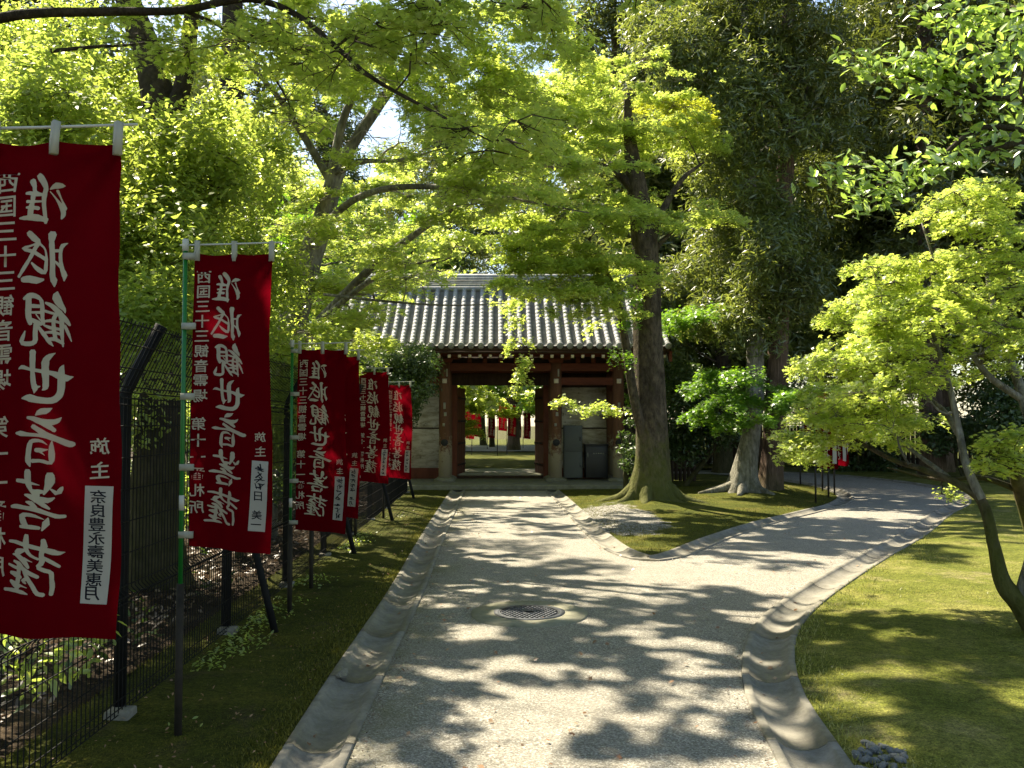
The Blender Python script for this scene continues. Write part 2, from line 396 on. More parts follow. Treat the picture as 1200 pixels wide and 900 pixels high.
def oval_template():
    v = [(-1,0,0),(-.45,-.36,.05),(.25,-.40,.03),(1,0,-.22),(.25,.40,.03),(-.45,.36,.05)]
    return np.array(v), [[0,1,2,3],[0,3,4,5]]
TPL = {'star': star_template(), 'lobe': lobe_template(), 'quad': quad_template(), 'oval': oval_template(), 'needle': quad_template(.2)}
AREA = {'star': 1.15, 'lobe': .62, 'quad': .86, 'oval': 1.05, 'needle': .38}

def place_leaves(pos, nrm, tpl, size):
    n = len(pos); V0, F0 = TPL[tpl]
    nrm = nrm / (np.linalg.norm(nrm, axis=1)[:,None]+1e-9)
    a = rng.normal(size=(n,3)); X = a - nrm*np.sum(a*nrm, 1)[:,None]; X /= np.linalg.norm(X, axis=1)[:,None]+1e-9
    Y = np.cross(nrm, X)
    s = size*rng.uniform(.65, 1.25, n)
    V = pos[:,None,:] + s[:,None,None]*(V0[None,:,0:1]*X[:,None,:] + V0[None,:,1:2]*Y[:,None,:] + V0[None,:,2:3]*nrm[:,None,:])
    base = (np.arange(n)*len(V0))[:,None]
    return V.reshape(-1,3), [base + np.array(f)[None,:] for f in F0]

class Leaves:
    def __init__(s): s.V = []; s.F = []; s.n = 0; s.count = 0
    def put(s, pos, nrm, tpl, size, gaps=True):
        if gaps:
            k = ~is_gap(pos); pos, nrm = pos[k], nrm[k]
        if not len(pos): return
        V, F = place_leaves(pos, nrm, tpl, size)
        s.V.append(V); s.F += [f + s.n for f in F]; s.n += len(V); s.count += len(pos)
    def mesh(s, name, mat, base=(0,0,0)):
        by = {}
        for f in s.F: by.setdefault(f.shape[1], []).append(f)
        return mesh_from(name, np.concatenate(s.V) - np.array(base), [np.concatenate(v) for v in by.values()], mat)

class Tree:
    def __init__(s, name, base, label, group=None, bark='bark', cat='tree'):
        s.base = np.array(base, float); s.root = empty(name, base, label, cat, group); s.bark = bark
        s.nodes = []; s.nrad = []; s.br = MB(); s.tw = [Leaves() for _ in range(3)]; s.lv = {}; s.cat = cat
        s.trunk_done = False
    def stem(s, pts, rad, n=None, flare=0., lobes=5, sides=14, name=None, wob=.0, seed=1):
        p, r = spline(pts, rad, n or max(12, len(pts)*6))
        r2 = np.random.default_rng(seed)
        if wob: p[1:] += np.cumsum(r2.normal(0, wob, p.shape), 0)[1:]*.25
        ph = r2.uniform(0, 6.28, 4)
        def rf(P_, a):
            z = P_[:,2:3] - P_[0,2]
            k = flare*np.exp(-z/.38)
            lob = .5+.5*np.cos(lobes*a[None,:]+ph[0]) + .35*np.cos((lobes-2)*a[None,:]+ph[1])
            rip = 1 + .05*np.cos(3*a[None,:]+ph[2]+z*1.1) + .04*np.cos(7*a[None,:]+ph[3]-z*.8)
            return rip*(1 + k*(.35+.9*lob))
        V, Q = tube_arrays(p - s.base, r, sides, rf)
        s.nodes += list(p); s.nrad += list(r)
        nm = name or ('trunk' if not s.trunk_done else 'limb'); s.trunk_done = True
        cap = np.array([list(range(len(V)-sides, len(V)))])
        return obj(nm, mesh_from(nm, V, [Q, cap], M[s.bark], True), s.root)
    def branch(s, a, b, r0, r1, n=9, sag=.12):
        a = np.array(a); b = np.array(b); d = b - a; L = np.linalg.norm(d)
        side = rng.normal(size=3)*L*.07
        m1 = a + d*.35 + np.array([0,0,sag*L]) + side; m2 = a + d*.7 + np.array([0,0,sag*.8*L]) - side*.6
        p, r = spline([a, m1, m2, b], [r0, r0*.75+r1*.25, r0*.35+r1*.65, r1], n)
        p[1:-1] += rng.normal(0, .012*min(L,2), (n-2,3))
        V, Q = tube_arrays(p - s.base, r, 6 if r0 > .02 else 4)
        s.br.V.append(V); s.br.F.setdefault(4, []).append(Q + s.br.n); s.br.n += len(V)
        return p, r
    def attach(s, c, keep=.6, rmax=.08):
        N = np.array(s.nodes); c = np.array(c)
        dv = N - c; cost = np.linalg.norm(dv, axis=1) + 1.1*np.maximum(0, dv[:,2])
        i = int(np.argmin(cost)); L = np.linalg.norm(dv[i])
        if L < .12: return N[i]
        r0 = min(s.nrad[i]*keep, .010 + .014*L, rmax)
        p, r = s.branch(N[i], c, r0, .004)
        s.nodes += list(p[2:]); s.nrad += list(r[2:])
        return p[-3]
    def pad(s, c, rad, key, tpl, size, lai=1.5, thick=.10, tilt=.45, droop=.18, twigs=6, gaps=True, aspect=.75, attach=True):
        c = np.array(c, float)
        fr = s.attach(c) if attach else c
        ax = c - fr; yaw = math.atan2(ax[1], ax[0]) if np.linalg.norm(ax[:2]) > .05 else rng.uniform(0, 6.28)
        n = int(max(6, math.pi*rad*rad*aspect*lai/(AREA[tpl]*size*size)))
        # leaves sit along side twigs, so the pad has ragged fingers instead of a round edge
        nt = max(4, twigs); ta = rng.uniform(-2.2, 2.2, nt); tl = rng.uniform(.55, 1.15, nt)*rad
        k = rng.integers(0, nt, n); t = np.sqrt(rng.uniform(.02, 1, n))
        lat = rng.normal(0, .20, n)*rad*(1.15-.5*t)
        x = np.cos(ta[k])*tl[k]*t - np.sin(ta[k])*lat; y = (np.sin(ta[k])*tl[k]*t + np.cos(ta[k])*lat)*aspect**.5
        rr = np.hypot(x, y)
        z = rng.normal(0, thick*rad, n) - droop*rr*rr/rad + .05*rad
        cs, sn = math.cos(yaw), math.sin(yaw); tl_ = rng.normal(0, .12, 2)
        pos = np.stack([x*cs - y*sn, x*sn + y*cs, z + tl_[0]*x + tl_[1]*y], 1) + c
        nrm = np.stack([rng.normal(0, tilt, n)+.25*(x*cs-y*sn)/rad, rng.normal(0, tilt, n)+.25*(x*sn+y*cs)/rad, np.ones(n)], 1)
        s.lv.setdefault(key, Leaves()).put(pos, nrm, tpl, size, gaps)
        for j in range(twigs):
            xx, yy = math.cos(ta[j])*tl[j]*.9, math.sin(ta[j])*tl[j]*.9*aspect**.5
            e = c + np.array([xx*cs-yy*sn, xx*sn+yy*cs, -droop*tl[j]**2/rad*.8 + tl_[0]*xx + tl_[1]*yy])
            s.branch(c, e, .0045, .0018, 4, .05)
    def clump(s, c, rad, key, tpl, size, lai=2.0, squash=.7, gaps=True, twigs=4, droop=0., attach=True, up=.6):
        c = np.array(c, float)
        if attach: s.attach(c)
        n = int(max(6, math.pi*rad*rad*squash*lai*1.5/(AREA[tpl]*size*size)))
        q = rng.normal(size=(n,3)); q /= np.linalg.norm(q, axis=1)[:,None]
        q *= (rng.uniform(.1, 1, n)**.45)[:,None]*(1+.35*(vnoise(q[:,0]*2.5+c[0]*3, q[:,1]*2.5+q[:,2]*2+c[1], 5)-.5))[:,None]
        pos = c + q*np.array([rad, rad, rad*squash]); pos[:,2] -= droop*np.hypot(q[:,0], q[:,1])**2*rad
        nrm = rng.normal(0, .55, (n,3)) + np.array([0,0,up]) + q*.5
        s.lv.setdefault(key, Leaves()).put(pos, nrm, tpl, size, gaps)
        for j in range(twigs):
            s.branch(c, c + q[j]*np.array([rad, rad, rad*squash])*.9, .006, .002, 4, .05)
    def finish(s):
        if s.br.n:
            me = mesh_from('branches', np.concatenate(s.br.V), [np.concatenate(s.br.F[4])], M['twig' if s.bark in ('bark','bark_dark') else s.bark], True)
            tag(obj('branches', me, s.root), kind='stuff')
        for key, lv in s.lv.items():
            if lv.count: tag(obj('crown', lv.mesh('crown', M[key], s.base), s.root), kind='stuff')
        return s.root

def cloud(px, py, d, wpx, hpx, dd, n):
    out = []
    while len(out) < n:
        a, b = rng.uniform(-1, 1, 2)
        if a*a + b*b > 1: continue
        out.append(np.array(P(px + a*wpx, py + b*hpx, d + rng.uniform(-dd, dd))))
    return out
def by_dist(cs, p): return sorted(cs, key=lambda c: np.linalg.norm(c - np.array(p)))

# ------------------------------------------------------------------ setting: ground, path, verges, lawn, gutters
def dense(pts, step=.5):
    out = []
    for a, b in zip(pts[:-1], pts[1:]):
        n = max(1, int(math.hypot(b[0]-a[0], b[1]-a[1]) / step))
        out += [(a[0]+(b[0]-a[0])*i/n, a[1]+(b[1]-a[1])*i/n) for i in range(n)]
    return out + [pts[-1]]
def smooth2(pts, n): return [tuple(p[:2]) for p in spline([(x, y, 0) for x, y in pts], [1]*len(pts), n)[0]]
def offset2(pts, d):
    p = np.array(pts); t = np.gradient(p, axis=0); t /= np.linalg.norm(t, axis=1)[:,None]
    return [tuple(q) for q in p + d*np.stack([t[:,1], -t[:,0]], 1)]
def sheet(name, poly, mat, z=0.0, amp=.0, grid=.5, seed=0, hfun=None):
    poly = dense(poly, grid*1.2) ; poly = poly[:-1] if poly[0] == poly[-1] else poly
    p = np.array(poly); n = len(p)
    xs = np.arange(max(p[:,0].min(), -14)+grid/2, min(p[:,0].max(), 16), grid); ys = np.arange(max(-4, p[:,1].min())+grid/2, min(p[:,1].max(), 34), grid)
    gx, gy = np.meshgrid(xs, ys); q = np.stack([gx.ravel(), gy.ravel()], 1) + rng.uniform(-.2, .2, (gx.size, 2))*grid
    dmin = np.full(len(q), 9.)
    for a in p: dmin = np.minimum(dmin, np.hypot(q[:,0]-a[0], q[:,1]-a[1]))
    q = q[dmin > grid*.6]
    vs = [Vector(v) for v in np.vstack([p, q]).tolist()]
    v2, e2, f2, *_ = delaunay_2d_cdt(vs, [], [list(range(n))], 1, 1e-5)
    v = np.array([(a.x, a.y) for a in v2])
    d = np.full(len(v), 9.)
    for a in p: d = np.minimum(d, np.hypot(v[:,0]-a[0], v[:,1]-a[1]))
    h = amp*(vnoise(v[:,0]*1.3, v[:,1]*1.3, seed)+.5*vnoise(v[:,0]*3.1, v[:,1]*3.1, seed+1)+(.4*vnoise(v[:,0]*6.1, v[:,1]*6.1, seed+2) if grid < .3 else 0))*np.clip(d/.5, 0, 1)
    if hfun is not None: h = h + hfun(v[:,0], v[:,1])*np.clip(d/.5, 0, 1)
    V = np.column_stack([v, z + h])
    me = mesh_from(name, V, [np.array(f2)], mat, True)
    return tag(obj(name, me), kind='structure')

gnd = MB().add([(-320,-60,-.12),(320,-60,-.12),(320,420,-.12),(-320,420,-.12)], [(0,1,2,3)]).build('ground', M['soil']); tag(gnd, kind='structure')

GW = .36
left_in = [(-.735,-4),(-.735,3),(-.745,6),(-.72,9),(-.76,13),(-.775,18),(-.78,22.25)]
left_in = smooth2(left_in, 60); left_out = offset2(left_in, -GW)
isl = smooth2([(1.19,22.25),(1.25,19.5),(1.29,16.8),(1.34,13.6),(1.46,11.7),(1.80,10.95),(2.35,11.25),(3.34,12.95),(4.6,14.9),(5.9,16.6),(7.2,18.4),(8.2,20.6),(8.7,23.6),(8.4,27)], 110)
isl_out = offset2(isl, -GW)
rgt = smooth2([(1.18,-4),(1.17,2),(1.24,3.4),(1.38,4.4),(1.58,5.8),(2.0,7.15),(2.55,8.25),(3.4,9.6),(4.65,11.45),(6.15,13.6),(8.0,16.5),(9.7,19.0),(11.0,22),(11.3,25),(10.7,28.5),(8.5,31.4)], 130)
rgt_out = offset2(rgt, GW)

path_poly = left_in + isl + [(7,29.4),(3,30.3),(-6,30.5),(-14,30.6),(-14,33.0),(-2,33.0),(3.2,33.0)] + rgt[::-1]
sheet('path', path_poly, M['path'], -.004, .012, .5, 4)
def fence_mound(x, y): return np.where(x < -2.4, .10*vnoise(x*.7, y*.7, 8), 0)
lsheet = [(-40,-4)] + left_out + [(-1.16,22.3),(-40,22.3)]
sheet('moss_verge', [p for p in [(-2.45,-4)] + left_out + [(-2.45,22.3)]], M['moss'], 0.0, .045, .16, 2)
sheet('forest_floor', [(-40,-4),(-2.45,-4),(-2.45,22.3),(-14.5,22.35),(-14.5,60),(-40,60)], M['litter'], 0.0, .12, .6, 6)
def island_h(x, y):
    h = 0
    for cx, cy, r, a in ((3.14,18.2,.9,.16),(5.75,21.2,1.1,.18),(6.75,21.6,.9,.12)): h = h + a*np.exp(-((x-cx)**2+(y-cy)**2)/r**2)
    return h
sheet('moss_island', [(-14.5,22.35),(-2.45,22.35),(1.19-GW,22.35)][:2] + [(1.54,22.4)] + isl_out[1:] + [(6.8,29.2),(3,30.1),(-14,30.4)], M['moss_island'], 0.0, .03, .4, 7, island_h)
sheet('lawn', rgt_out + [(8.8,33),(40,33),(40,-4)], M['lawn'], 0.0, .05, .3, 5)
sheet('back_lawn', [(-14,33.05),(40,33.05),(40,90),(-14,90)], M['moss_island'], -.01, .05, 1.5, 12)
sheet('pale_back_ground', [(-14,50),(5,50),(5,62),(-14,62)], M['path'], .09, .0, 3., 12)  # pale sheet, its colour standing in for sunlit ground beyond the gate

def gutter(name, inner, outer, label):
    """dished concrete channel made of straight precast pieces"""
    a = np.array(inner); b = np.array(outer)
    L = np.concatenate([[0], np.cumsum(np.linalg.norm(np.diff(a, axis=0), axis=1))])
    root = tag(empty(name, (0,0,0)), kind='structure')
    prof = [(0,-.10),(0,.010),(.015,.014),(.13,.014),(.15,.002),(.26,-.022),(.40,-.036),(.5,-.039),(.60,-.036),(.74,-.022),(.85,.002),(.87,.014),(.985,.014),(1,.010),(1,-.10)]
    m = int(L[-1] / 1.25)
    cuts = np.linspace(0, L[-1], m+1)
    for i in range(m):
        s0, s1 = cuts[i]+.0015, cuts[i+1]-.0015
        V = []
        dz = rng.uniform(-.0015, .0015)
        for s in np.linspace(s0, s1, 4):
            pa = np.array([np.interp(s, L, a[:,k]) for k in (0,1)]); pb = np.array([np.interp(s, L, b[:,k]) for k in (0,1)])
            for u, z in prof:
                q = pa + (pb-pa)*u; V.append((q[0], q[1], z+dz))
        k = len(prof); F = [(j*k+i2, j*k+i2+1, (j+1)*k+i2+1, (j+1)*k+i2) for j in range(3) for i2 in range(k-1)]
        mb = MB().add(V, F)
        mb.F.setdefault(k, []).append(list(range(k))); mb.F[k].append([3*k+q for q in range(k)][::-1])
        mb.build('gutter_segment', M['concrete'], root)
    return root
gutter('gutter', left_in, left_out, '')
gutter('gutter', isl, isl_out, '')
gutter('gutter', rgt, rgt_out, '')

# stone platform of the gate
pl = MB(); pl.bbox(-4.3, 4.5, 22.45, 27.9, -.1, .12); tag(pl.build('platform', M['stone'], None, bevel=.02), kind='structure')

# ------------------------------------------------------------------ manhole
mh = G(620, 720.5); mh.z = 0.008
man = empty('manhole', mh, 'round cast iron manhole cover in a raised concrete collar on the path', 'manhole')
def disc(mb, r0, r1, z0, z1, n=40, ell_=1.0):
    V = []; F = []
    for i in range(n):
        a = 2*math.pi*i/n; wob = 1+.012*math.sin(3*a+1)+.01*math.sin(7*a)
        for r_, z_ in ((r0, z1), (r1*wob, z1), (r1*wob*1.01, z0)): V.append((r_*math.cos(a), r_*math.sin(a), z_))
    for i in range(n):
        j = (i+1) % n; F += [(3*i, 3*i+1, 3*j+1, 3*j), (3*i+1, 3*i+2, 3*j+2, 3*j+1)]
    mb.add(V, F)
mb = MB(); disc(mb, .31, .51, -.02, .014); mb.build('collar', M['collar'], man)
mb = MB(); disc(mb, .27, .312, -.02, .020); mb.build('frame', M['iron'], man)
mb = MB(); disc(mb, .0, .27, -.02, .010); mb.build('recess', M['iron_dark'], man)
mb = MB()
for r_ in (.045, .255):
    disc(mb, r_, r_+.012, .008, .018, 36)
for i in range(-6, 7):
    for j in range(-6, 7):
        x, y = i*.042 + (j % 2)*.021, j*.038
        if .07 < math.hypot(x, y) < .245: mb.box((x, y, .014), (.026, .017, .010), Matrix.Rotation(R(45 if (i+j) % 2 else -45), 3, 'Z'))
tag(mb.build('cover', M['iron'], man), kind='stuff')

# ------------------------------------------------------------------ mesh fence
FX = -2.14
fence = empty('mesh_fence', (FX, 1.2, 0), 'tall black wire mesh fence with outward bent post tops beside the moss verge', 'fence')
def fence_parts():
    mb = MB(); mb.tube([(0,0,-.1),(0,0,.9),(0,0,1.84),(.03,0,1.92),(.20,0,2.24)], [.036]*5, 10); post = mb.mesh('post', M['black_steel'], True)
    mb = MB(); mb.box((0,0,.0), (.15,.15,.15), None, .9); foot = mb.mesh('footing', M['concrete'], False, .012)
    mb = MB()
    mb.tube([(.37,0,-.03),(.30,.0,.25),(.03,0,1.3)], [.03]*3, 8); brace = mb.mesh('brace', M['black_steel'], True)
    mb = MB()
    def wire(a, b, r=.0033): mb.tube([a, b], [r, r], 4, False)
    for i in range(40):
        y = .025 + i*.05
        wire((.045,y,.06),(.045,y,.68)); wire((.045,y,.68),(.075,y,.71)); wire((.075,y,.71),(.045,y,.74)); wire((.045,y,.74),(.045,y,1.83))
        wire((.055,y,1.86),(.225,y,2.22))
    for z, x in ((.06,.045),(.10,.06),(.14,.045),(.30,.045),(.48,.045),(.66,.045),(.71,.078),(.76,.045),(.94,.045),(1.12,.045),(1.3,.045),(1.48,.045),(1.66,.045),(1.78,.05),(1.815,.078),(1.85,.05),(1.88,.065),(1.98,.112),(2.1,.168),(2.2,.216)):
        wire((x,0,z),(x,2,z), .004)
    panel = mb.mesh('mesh_panel', M['black_steel'])
    return post, foot, brace, panel
fp, ff, fb, fpan = fence_parts()
for i in range(11):
    obj('post', fp, fence, (0, i*2, 0)); obj('footing', ff, fence, (.03, i*2-.06, 0))
    if i < 10: tag(obj('mesh_panel', fpan, fence, (0, i*2, 0)), kind='stuff')
    if i in (3, 5, 7, 9): obj('brace', fb, fence, (.03, i*2, 0))

# ------------------------------------------------------------------ banners
GLY = [  # brush strokes (x, y, width) of the seven characters as they show from this side of the cloth
[[(385,170,90),(450,260,85),(490,350,70),(470,440,60),(465,560,50),(475,680,50),(485,800,40)],[(290,225,80),(330,310,55),(350,390,50),(440,430,30)],[(245,405,40),(290,400,60),(350,420,60),(440,430,40)],[(330,420,60),(330,520,55),(310,620,70),(300,740,80)],[(265,520,40),(330,520,40),(440,520,25)],[(260,600,30),(330,600,60),(400,610,50)],[(165,740,25),(240,735,60),(360,730,90),(490,760,70)],[(550,370,20),(620,330,80),(690,320,70),(740,320,10)],[(545,400,10),(620,500,25),(680,600,70),(700,680,70),(680,740,30)],[(640,390,40),(665,460,20),(690,530,30),(715,610,60)]],
[[(285,90,80),(340,150,85),(400,210,70),(360,290,50),(300,410,50),(220,540,55),(150,660,40)],[(400,220,30),(300,255,25),(200,290,45),(330,330,50),(430,390,45),(510,440,50)],[(420,230,30),(490,300,22),(515,400,30),(515,500,50),(500,610,60),(400,560,60),(320,480,25)],[(210,700,80),(300,695,100),(400,715,95),(485,705,30)],[(580,110,110),(575,200,75),(590,350,70),(600,500,65),(600,650,70),(620,720,90),(625,795,15)],[(785,225,10),(720,260,60),(700,330,45),(700,440,45),(720,560,55),(750,640,80),(745,715,15)],[(600,330,40),(700,325,40)],[(620,460,25),(680,510,40),(720,560,40)]],
[[(235,165,40),(300,130,80),(370,125,70),(450,170,50),(475,250,55),(480,400,50),(490,490,50)],[(295,150,90),(300,260,85),(300,380,85),(330,490,60)],[(340,260,50),(440,265,50)],[(340,345,30),(480,345,40)],[(330,430,40),(420,480,70),(470,500,40)],[(400,500,60),(395,620,60),(395,720,60),(330,755,60),(220,740,60),(240,660,50),(262,590,15)],[(430,530,40),(510,640,55),(570,730,50),(615,780,10)],[(400,370,15),(460,450,20)],[(665,75,20),(650,140,130),(690,230,90),(745,300,50),(755,345,10)],[(520,220,30),(600,260,60),(690,350,70),(760,430,70),(810,500,30)],[(510,325,35),(590,350,35),(650,360,30)],[(680,330,60),(620,420,45),(620,550,50),(640,690,50)],[(690,330,60),(715,450,60),(715,600,50),(730,780,20)],[(505,460,30),(600,450,40),(720,480,35)],[(500,510,20),(590,545,50),(720,560,40)],[(520,605,30),(620,600,45),(720,630,30)],[(560,690,40),(640,690,50),(730,740,40)],[(750,510,40),(790,600,40),(830,710,12)]],
[[(190,295,15),(240,270,60),(330,295,40),(450,315,45),(600,340,60),(700,380,90),(770,400,90),(855,380,8)],[(370,70,80),(370,200,70),(375,350,60),(390,480,65),(410,540,80),(400,605,10)],[(400,540,60),(470,515,15)],[(640,80,8),(580,120,60),(530,180,90),(525,300,95),(535,450,80),(530,530,70),(500,560,20)],[(740,230,10),(715,290,75),(715,420,90),(710,560,85),(680,640,85),(600,695,80),(450,690,85),(330,665,90),(245,675,20)]],
[[(425,155,15),(480,110,90),(550,95,80),(612,60,10)],[(330,190,40),(400,200,60),(500,240,90),(620,240,75),(680,215,55),(718,175,8)],[(500,250,60),(580,295,70),(640,345,50)],[(400,300,60),(460,340,60),(560,410,80),(680,460,75),(800,510,85),(855,510,60)],[(175,395,30),(240,395,75),(340,405,45),(460,410,45),(560,430,40)],[(565,530,6),(500,485,35),(420,480,50),(370,510,60),(350,640,65),(350,740,80),(375,810,20)],[(615,480,12),(610,560,60),(615,680,75),(600,760,50),(500,735,40),(400,740,50)],[(440,600,50),(500,600,60),(570,590,15)],[(490,620,30),(540,665,5)]],
[[(345,90,85),(350,200,85),(370,270,60),(410,350,40),(450,380,80)],[(205,210,50),(300,215,55),(390,235,40),(490,258,6)],[(600,130,100),(600,210,110),(570,300,60),(540,370,25)],[(610,305,20),(680,360,70),(720,300,50),(735,275,20)],[(410,330,40),(470,340,60),(530,340,40)],[(455,350,90),(455,450,80)],[(320,385,25),(380,400,60),(460,450,60),(540,510,55),(600,555,25)],[(500,430,60),(580,450,70),(650,415,20)],[(340,475,25),(400,490,60),(450,550,60)],[(130,550,40),(200,540,65),(330,550,50),(450,565,60),(570,610,50),(680,650,60),(765,645,40)],[(550,690,6),(450,650,40),(350,635,50),(290,660,80),(310,730,80),(350,780,60)],[(270,790,40),(400,790,60),(500,800,40)],[(590,670,15),(570,740,80),(530,830,20)]],
[[(110,150,35),(200,150,50),(330,175,50),(500,215,55),(640,260,75),(700,275,60),(765,262,8)],[(355,65,70),(350,150,75),(360,240,60),(420,310,35),(500,350,30)],[(545,110,50),(555,190,80),(530,290,50),(540,390,60),(500,450,50),(560,490,50),(630,520,50),(640,600,45),(650,700,55),(640,800,40)],[(550,330,40),(620,380,50),(710,445,40)],[(330,245,40),(250,270,90),(230,310,70),(320,370,70),(390,460,40)],[(170,310,20),(240,310,60)],[(330,350,40),(435,388,8)],[(190,395,30),(260,420,60),(350,500,60),(500,575,45)],[(110,445,30),(200,470,45),(270,480,50)],[(265,430,60),(265,560,60),(250,680,70),(240,770,60)],[(145,545,40),(220,560,80),(300,590,40)],[(150,655,50),(220,690,80),(290,700,40)],[(60,770,45),(200,765,50),(320,775,55),(395,795,15)],[(340,520,40),(390,600,60),(450,690,50),(500,780,55),(565,800,50)],[(380,600,50),(330,630,50),(370,660,20)],[(290,690,30),(385,715,8)]],
]
GY = [180, 255, 325, 395, 460, 530, 605]
BW, BL = .42, 1.58
def uv_px(px, py): return (px + 10) / 143 * BW, (py - 157) / 568 * BL
_glyph = {}
def glyph(ch):
    """flat triangles of one character from Blender's own font, in a unit box, centred"""
    if ch in _glyph: return _glyph[ch]
    cu = bpy.data.curves.new('t', 'FONT'); cu.body = ch; cu.resolution_u = 2; cu.offset = .013
    o = bpy.data.objects.new('t', cu); COL.objects.link(o)
    dg = bpy.context.evaluated_depsgraph_get(); me = o.evaluated_get(dg).to_mesh()
    V = np.zeros(len(me.vertices)*3); me.vertices.foreach_get('co', V); V = V.reshape(-1,3)[:, :2]
    F = [list(p.vertices) for p in me.polygons]
    o.evaluated_get(dg).to_mesh_clear(); bpy.data.objects.remove(o); bpy.data.curves.remove(cu)
    if len(V):
        c = (V.max(0)+V.min(0))/2; V = (V - c)/max(.55, (V.max(0)-V.min(0)).max())
    _glyph[ch] = (V, F); return _glyph[ch]

class Surf:
    """the hanging cloth: (u right, w down) -> point in banner space (pole at x = 0, cloth towards +x)"""
    def __init__(s, seed, amp=1.0, flare=.03):
        r = np.random.default_rng(seed); s.p = r.uniform(0, 6.28, 8); s.a = amp; s.fl = flare
    def at(s, u, w, off=0.0):
        u = np.asarray(u, float); w = np.asarray(w, float); t = w/BL; e = u/BW
        y = s.a*(.016*np.sin(7*e+s.p[0]+1.2*t)*(.3+t) + .010*np.sin(13*e+s.p[1]-2*t)*t + .012*np.sin(3.1*t*3+s.p[2])*(e))
        ang = np.arctan2(w+.02, BW-u+.02); rad = np.hypot(w, BW-u)
        y = y + s.a*.018*np.sin(ang*12+s.p[3])*np.exp(-rad/.28)*np.minimum(1, rad/.06)
        ang2 = np.arctan2(w+.02, u+.02); r2 = np.hypot(w, u)
        y = y + s.a*.014*np.sin(ang2*10+s.p[4])*np.exp(-r2/.22)*np.minimum(1, r2/.06)
        y = y + s.a*.006*np.sin(9*t*6.28*.5+s.p[5])*np.exp(-(BW-u)/.08) 
        sag = .012*np.abs(np.sin(e*np.pi*2))*np.exp(-w/.2)
        x = .05 + u + .012*np.sin(2.2*t*3.1+s.p[6])*e + .03*t*(e-.5)*.4
        z = -w*(1 + s.fl*e) - sag
        return np.stack([x, y - off, z], -1)
def lettering(S, seed, small=True):
    V, F, n = [], {}, 0
    rr = np.random.default_rng(seed)
    for gi, g in enumerate(GLY):
        for si, st in enumerate(g):
            a = np.array(st, float)
            L = np.concatenate([[0], np.cumsum(np.hypot(*np.diff(a[:,:2], axis=0).T))]); m = max(4, int(L[-1]/40))
            p, w = spline(np.column_stack([a[:,:2], np.zeros(len(a))]), a[:,2], m+1); p = p[:,:2]; w = np.maximum(w, 6)
            t = np.gradient(p, axis=0); t /= np.linalg.norm(t, axis=1)[:,None]+1e-9
            k0, k1 = w[0]*.35, w[-1]*.35
            p = np.vstack([p[0]-t[0]*k0, p, p[-1]+t[-1]*k1]); w = np.concatenate([[w[0]*.55], w, [w[-1]*.5]]); t = np.vstack([t[0], t, t[-1]])
            w = w*(1+.05*rr.normal(size=len(w)))*.98
            nn = np.stack([-t[:,1], t[:,0]], 1)
            for sgn in (1, -1):
                q = p + sgn*nn*w[:,None]/2
                u, ww = uv_px(10 + q[:,0]*80/900, GY[gi] + q[:,1]*80/900)
                V.append(S.at(u, ww, .0022 + .00006*si))
            m2 = len(p); i = np.arange(m2-1)
            F.setdefault(4, []).append(np.stack([n+i, n+i+1, n+m2+i+1, n+m2+i], 1)); n += 2*m2
    def put(ch, px, py, sx, sy):
        nonlocal n
        v, f = glyph(ch)
        if not len(v): return
        v2 = v.copy(); v2[:,0] *= -1                       # the cloth is seen from behind: the print shows through mirrored
        v2[:,1] += .10*v2[:,0]
        u, w = uv_px(px + v2[:,0]*sx, py - v2[:,1]*sy)
        V.append(S.at(u, w, .0022))
        for q in f: F.setdefault(len(q), []).append(np.array([[n+i for i in q]]))
        n += len(v)
    if small:
        for i, ch in enumerate('西国三十三観音霊場'): put(ch, 8 - i*.4, 203 + i*29, 25, 25)
        for i, ch in enumerate('第十一番札所'): put(ch, 3 - i*.3, 489 + i*32, 25, 25)
        for i, ch in enumerate('施主'): put(ch, 112, 507 + i*27, 19, 19)
    return np.concatenate(V), [np.concatenate(f) for f in F.values()]
def strip_text(S, text, py0, py1):
    V, F, n = [], {}, 0
    step = (py1-py0)/len(text)
    for i, ch in enumerate(text):
        if ch == ' ': continue
        if ch == '?':                                  # too small to read in the photograph: a knot of brush marks
            v, f = [], []
            for k in range(6):
                a_ = rng.choice([0.1, 1.5, 1.6, .8, -.7, .05]) + rng.normal(0, .15); c_ = rng.uniform(-.32, .32, 2); l_ = rng.uniform(.18, .42); w_ = rng.uniform(.06, .11)
                t_ = np.array([math.cos(a_), math.sin(a_)])*l_; n_ = np.array([-math.sin(a_), math.cos(a_)])*w_
                f.append([len(v)+j for j in range(4)]); v += [c_-t_-n_*.4, c_+t_-n_, c_+t_+n_*.6, c_-t_+n_]
            v = np.array(v)
        else: v, f = glyph(ch)
        if not len(v): continue
        v = v.copy(); v[:,0] *= -1
        u, w = uv_px(111 - 2.5*i/len(text)*2 + v[:,0]*17, py0 + step*(i+.5) - v[:,1]*step*.98)
        V.append(S.at(u, w, .0042))
        for q in f: F.setdefault(len(q), []).append(np.array([[n+j for j in q]]))
        n += len(v)
    return np.concatenate(V), [np.concatenate(f) for f in F.values()]
def cloth_mesh(S, nu=26, nw=64):
    u, w = np.meshgrid(np.linspace(0, BW, nu), np.linspace(0, BL, nw))
    V = S.at(u.ravel(), w.ravel()); i = (np.arange(nw-1)[:,None]*nu + np.arange(nu-1)[None,:]).ravel()
    return mesh_from('cloth', V, [np.stack([i, i+1, i+nu+1, i+nu], 1)], M['banner'], True)
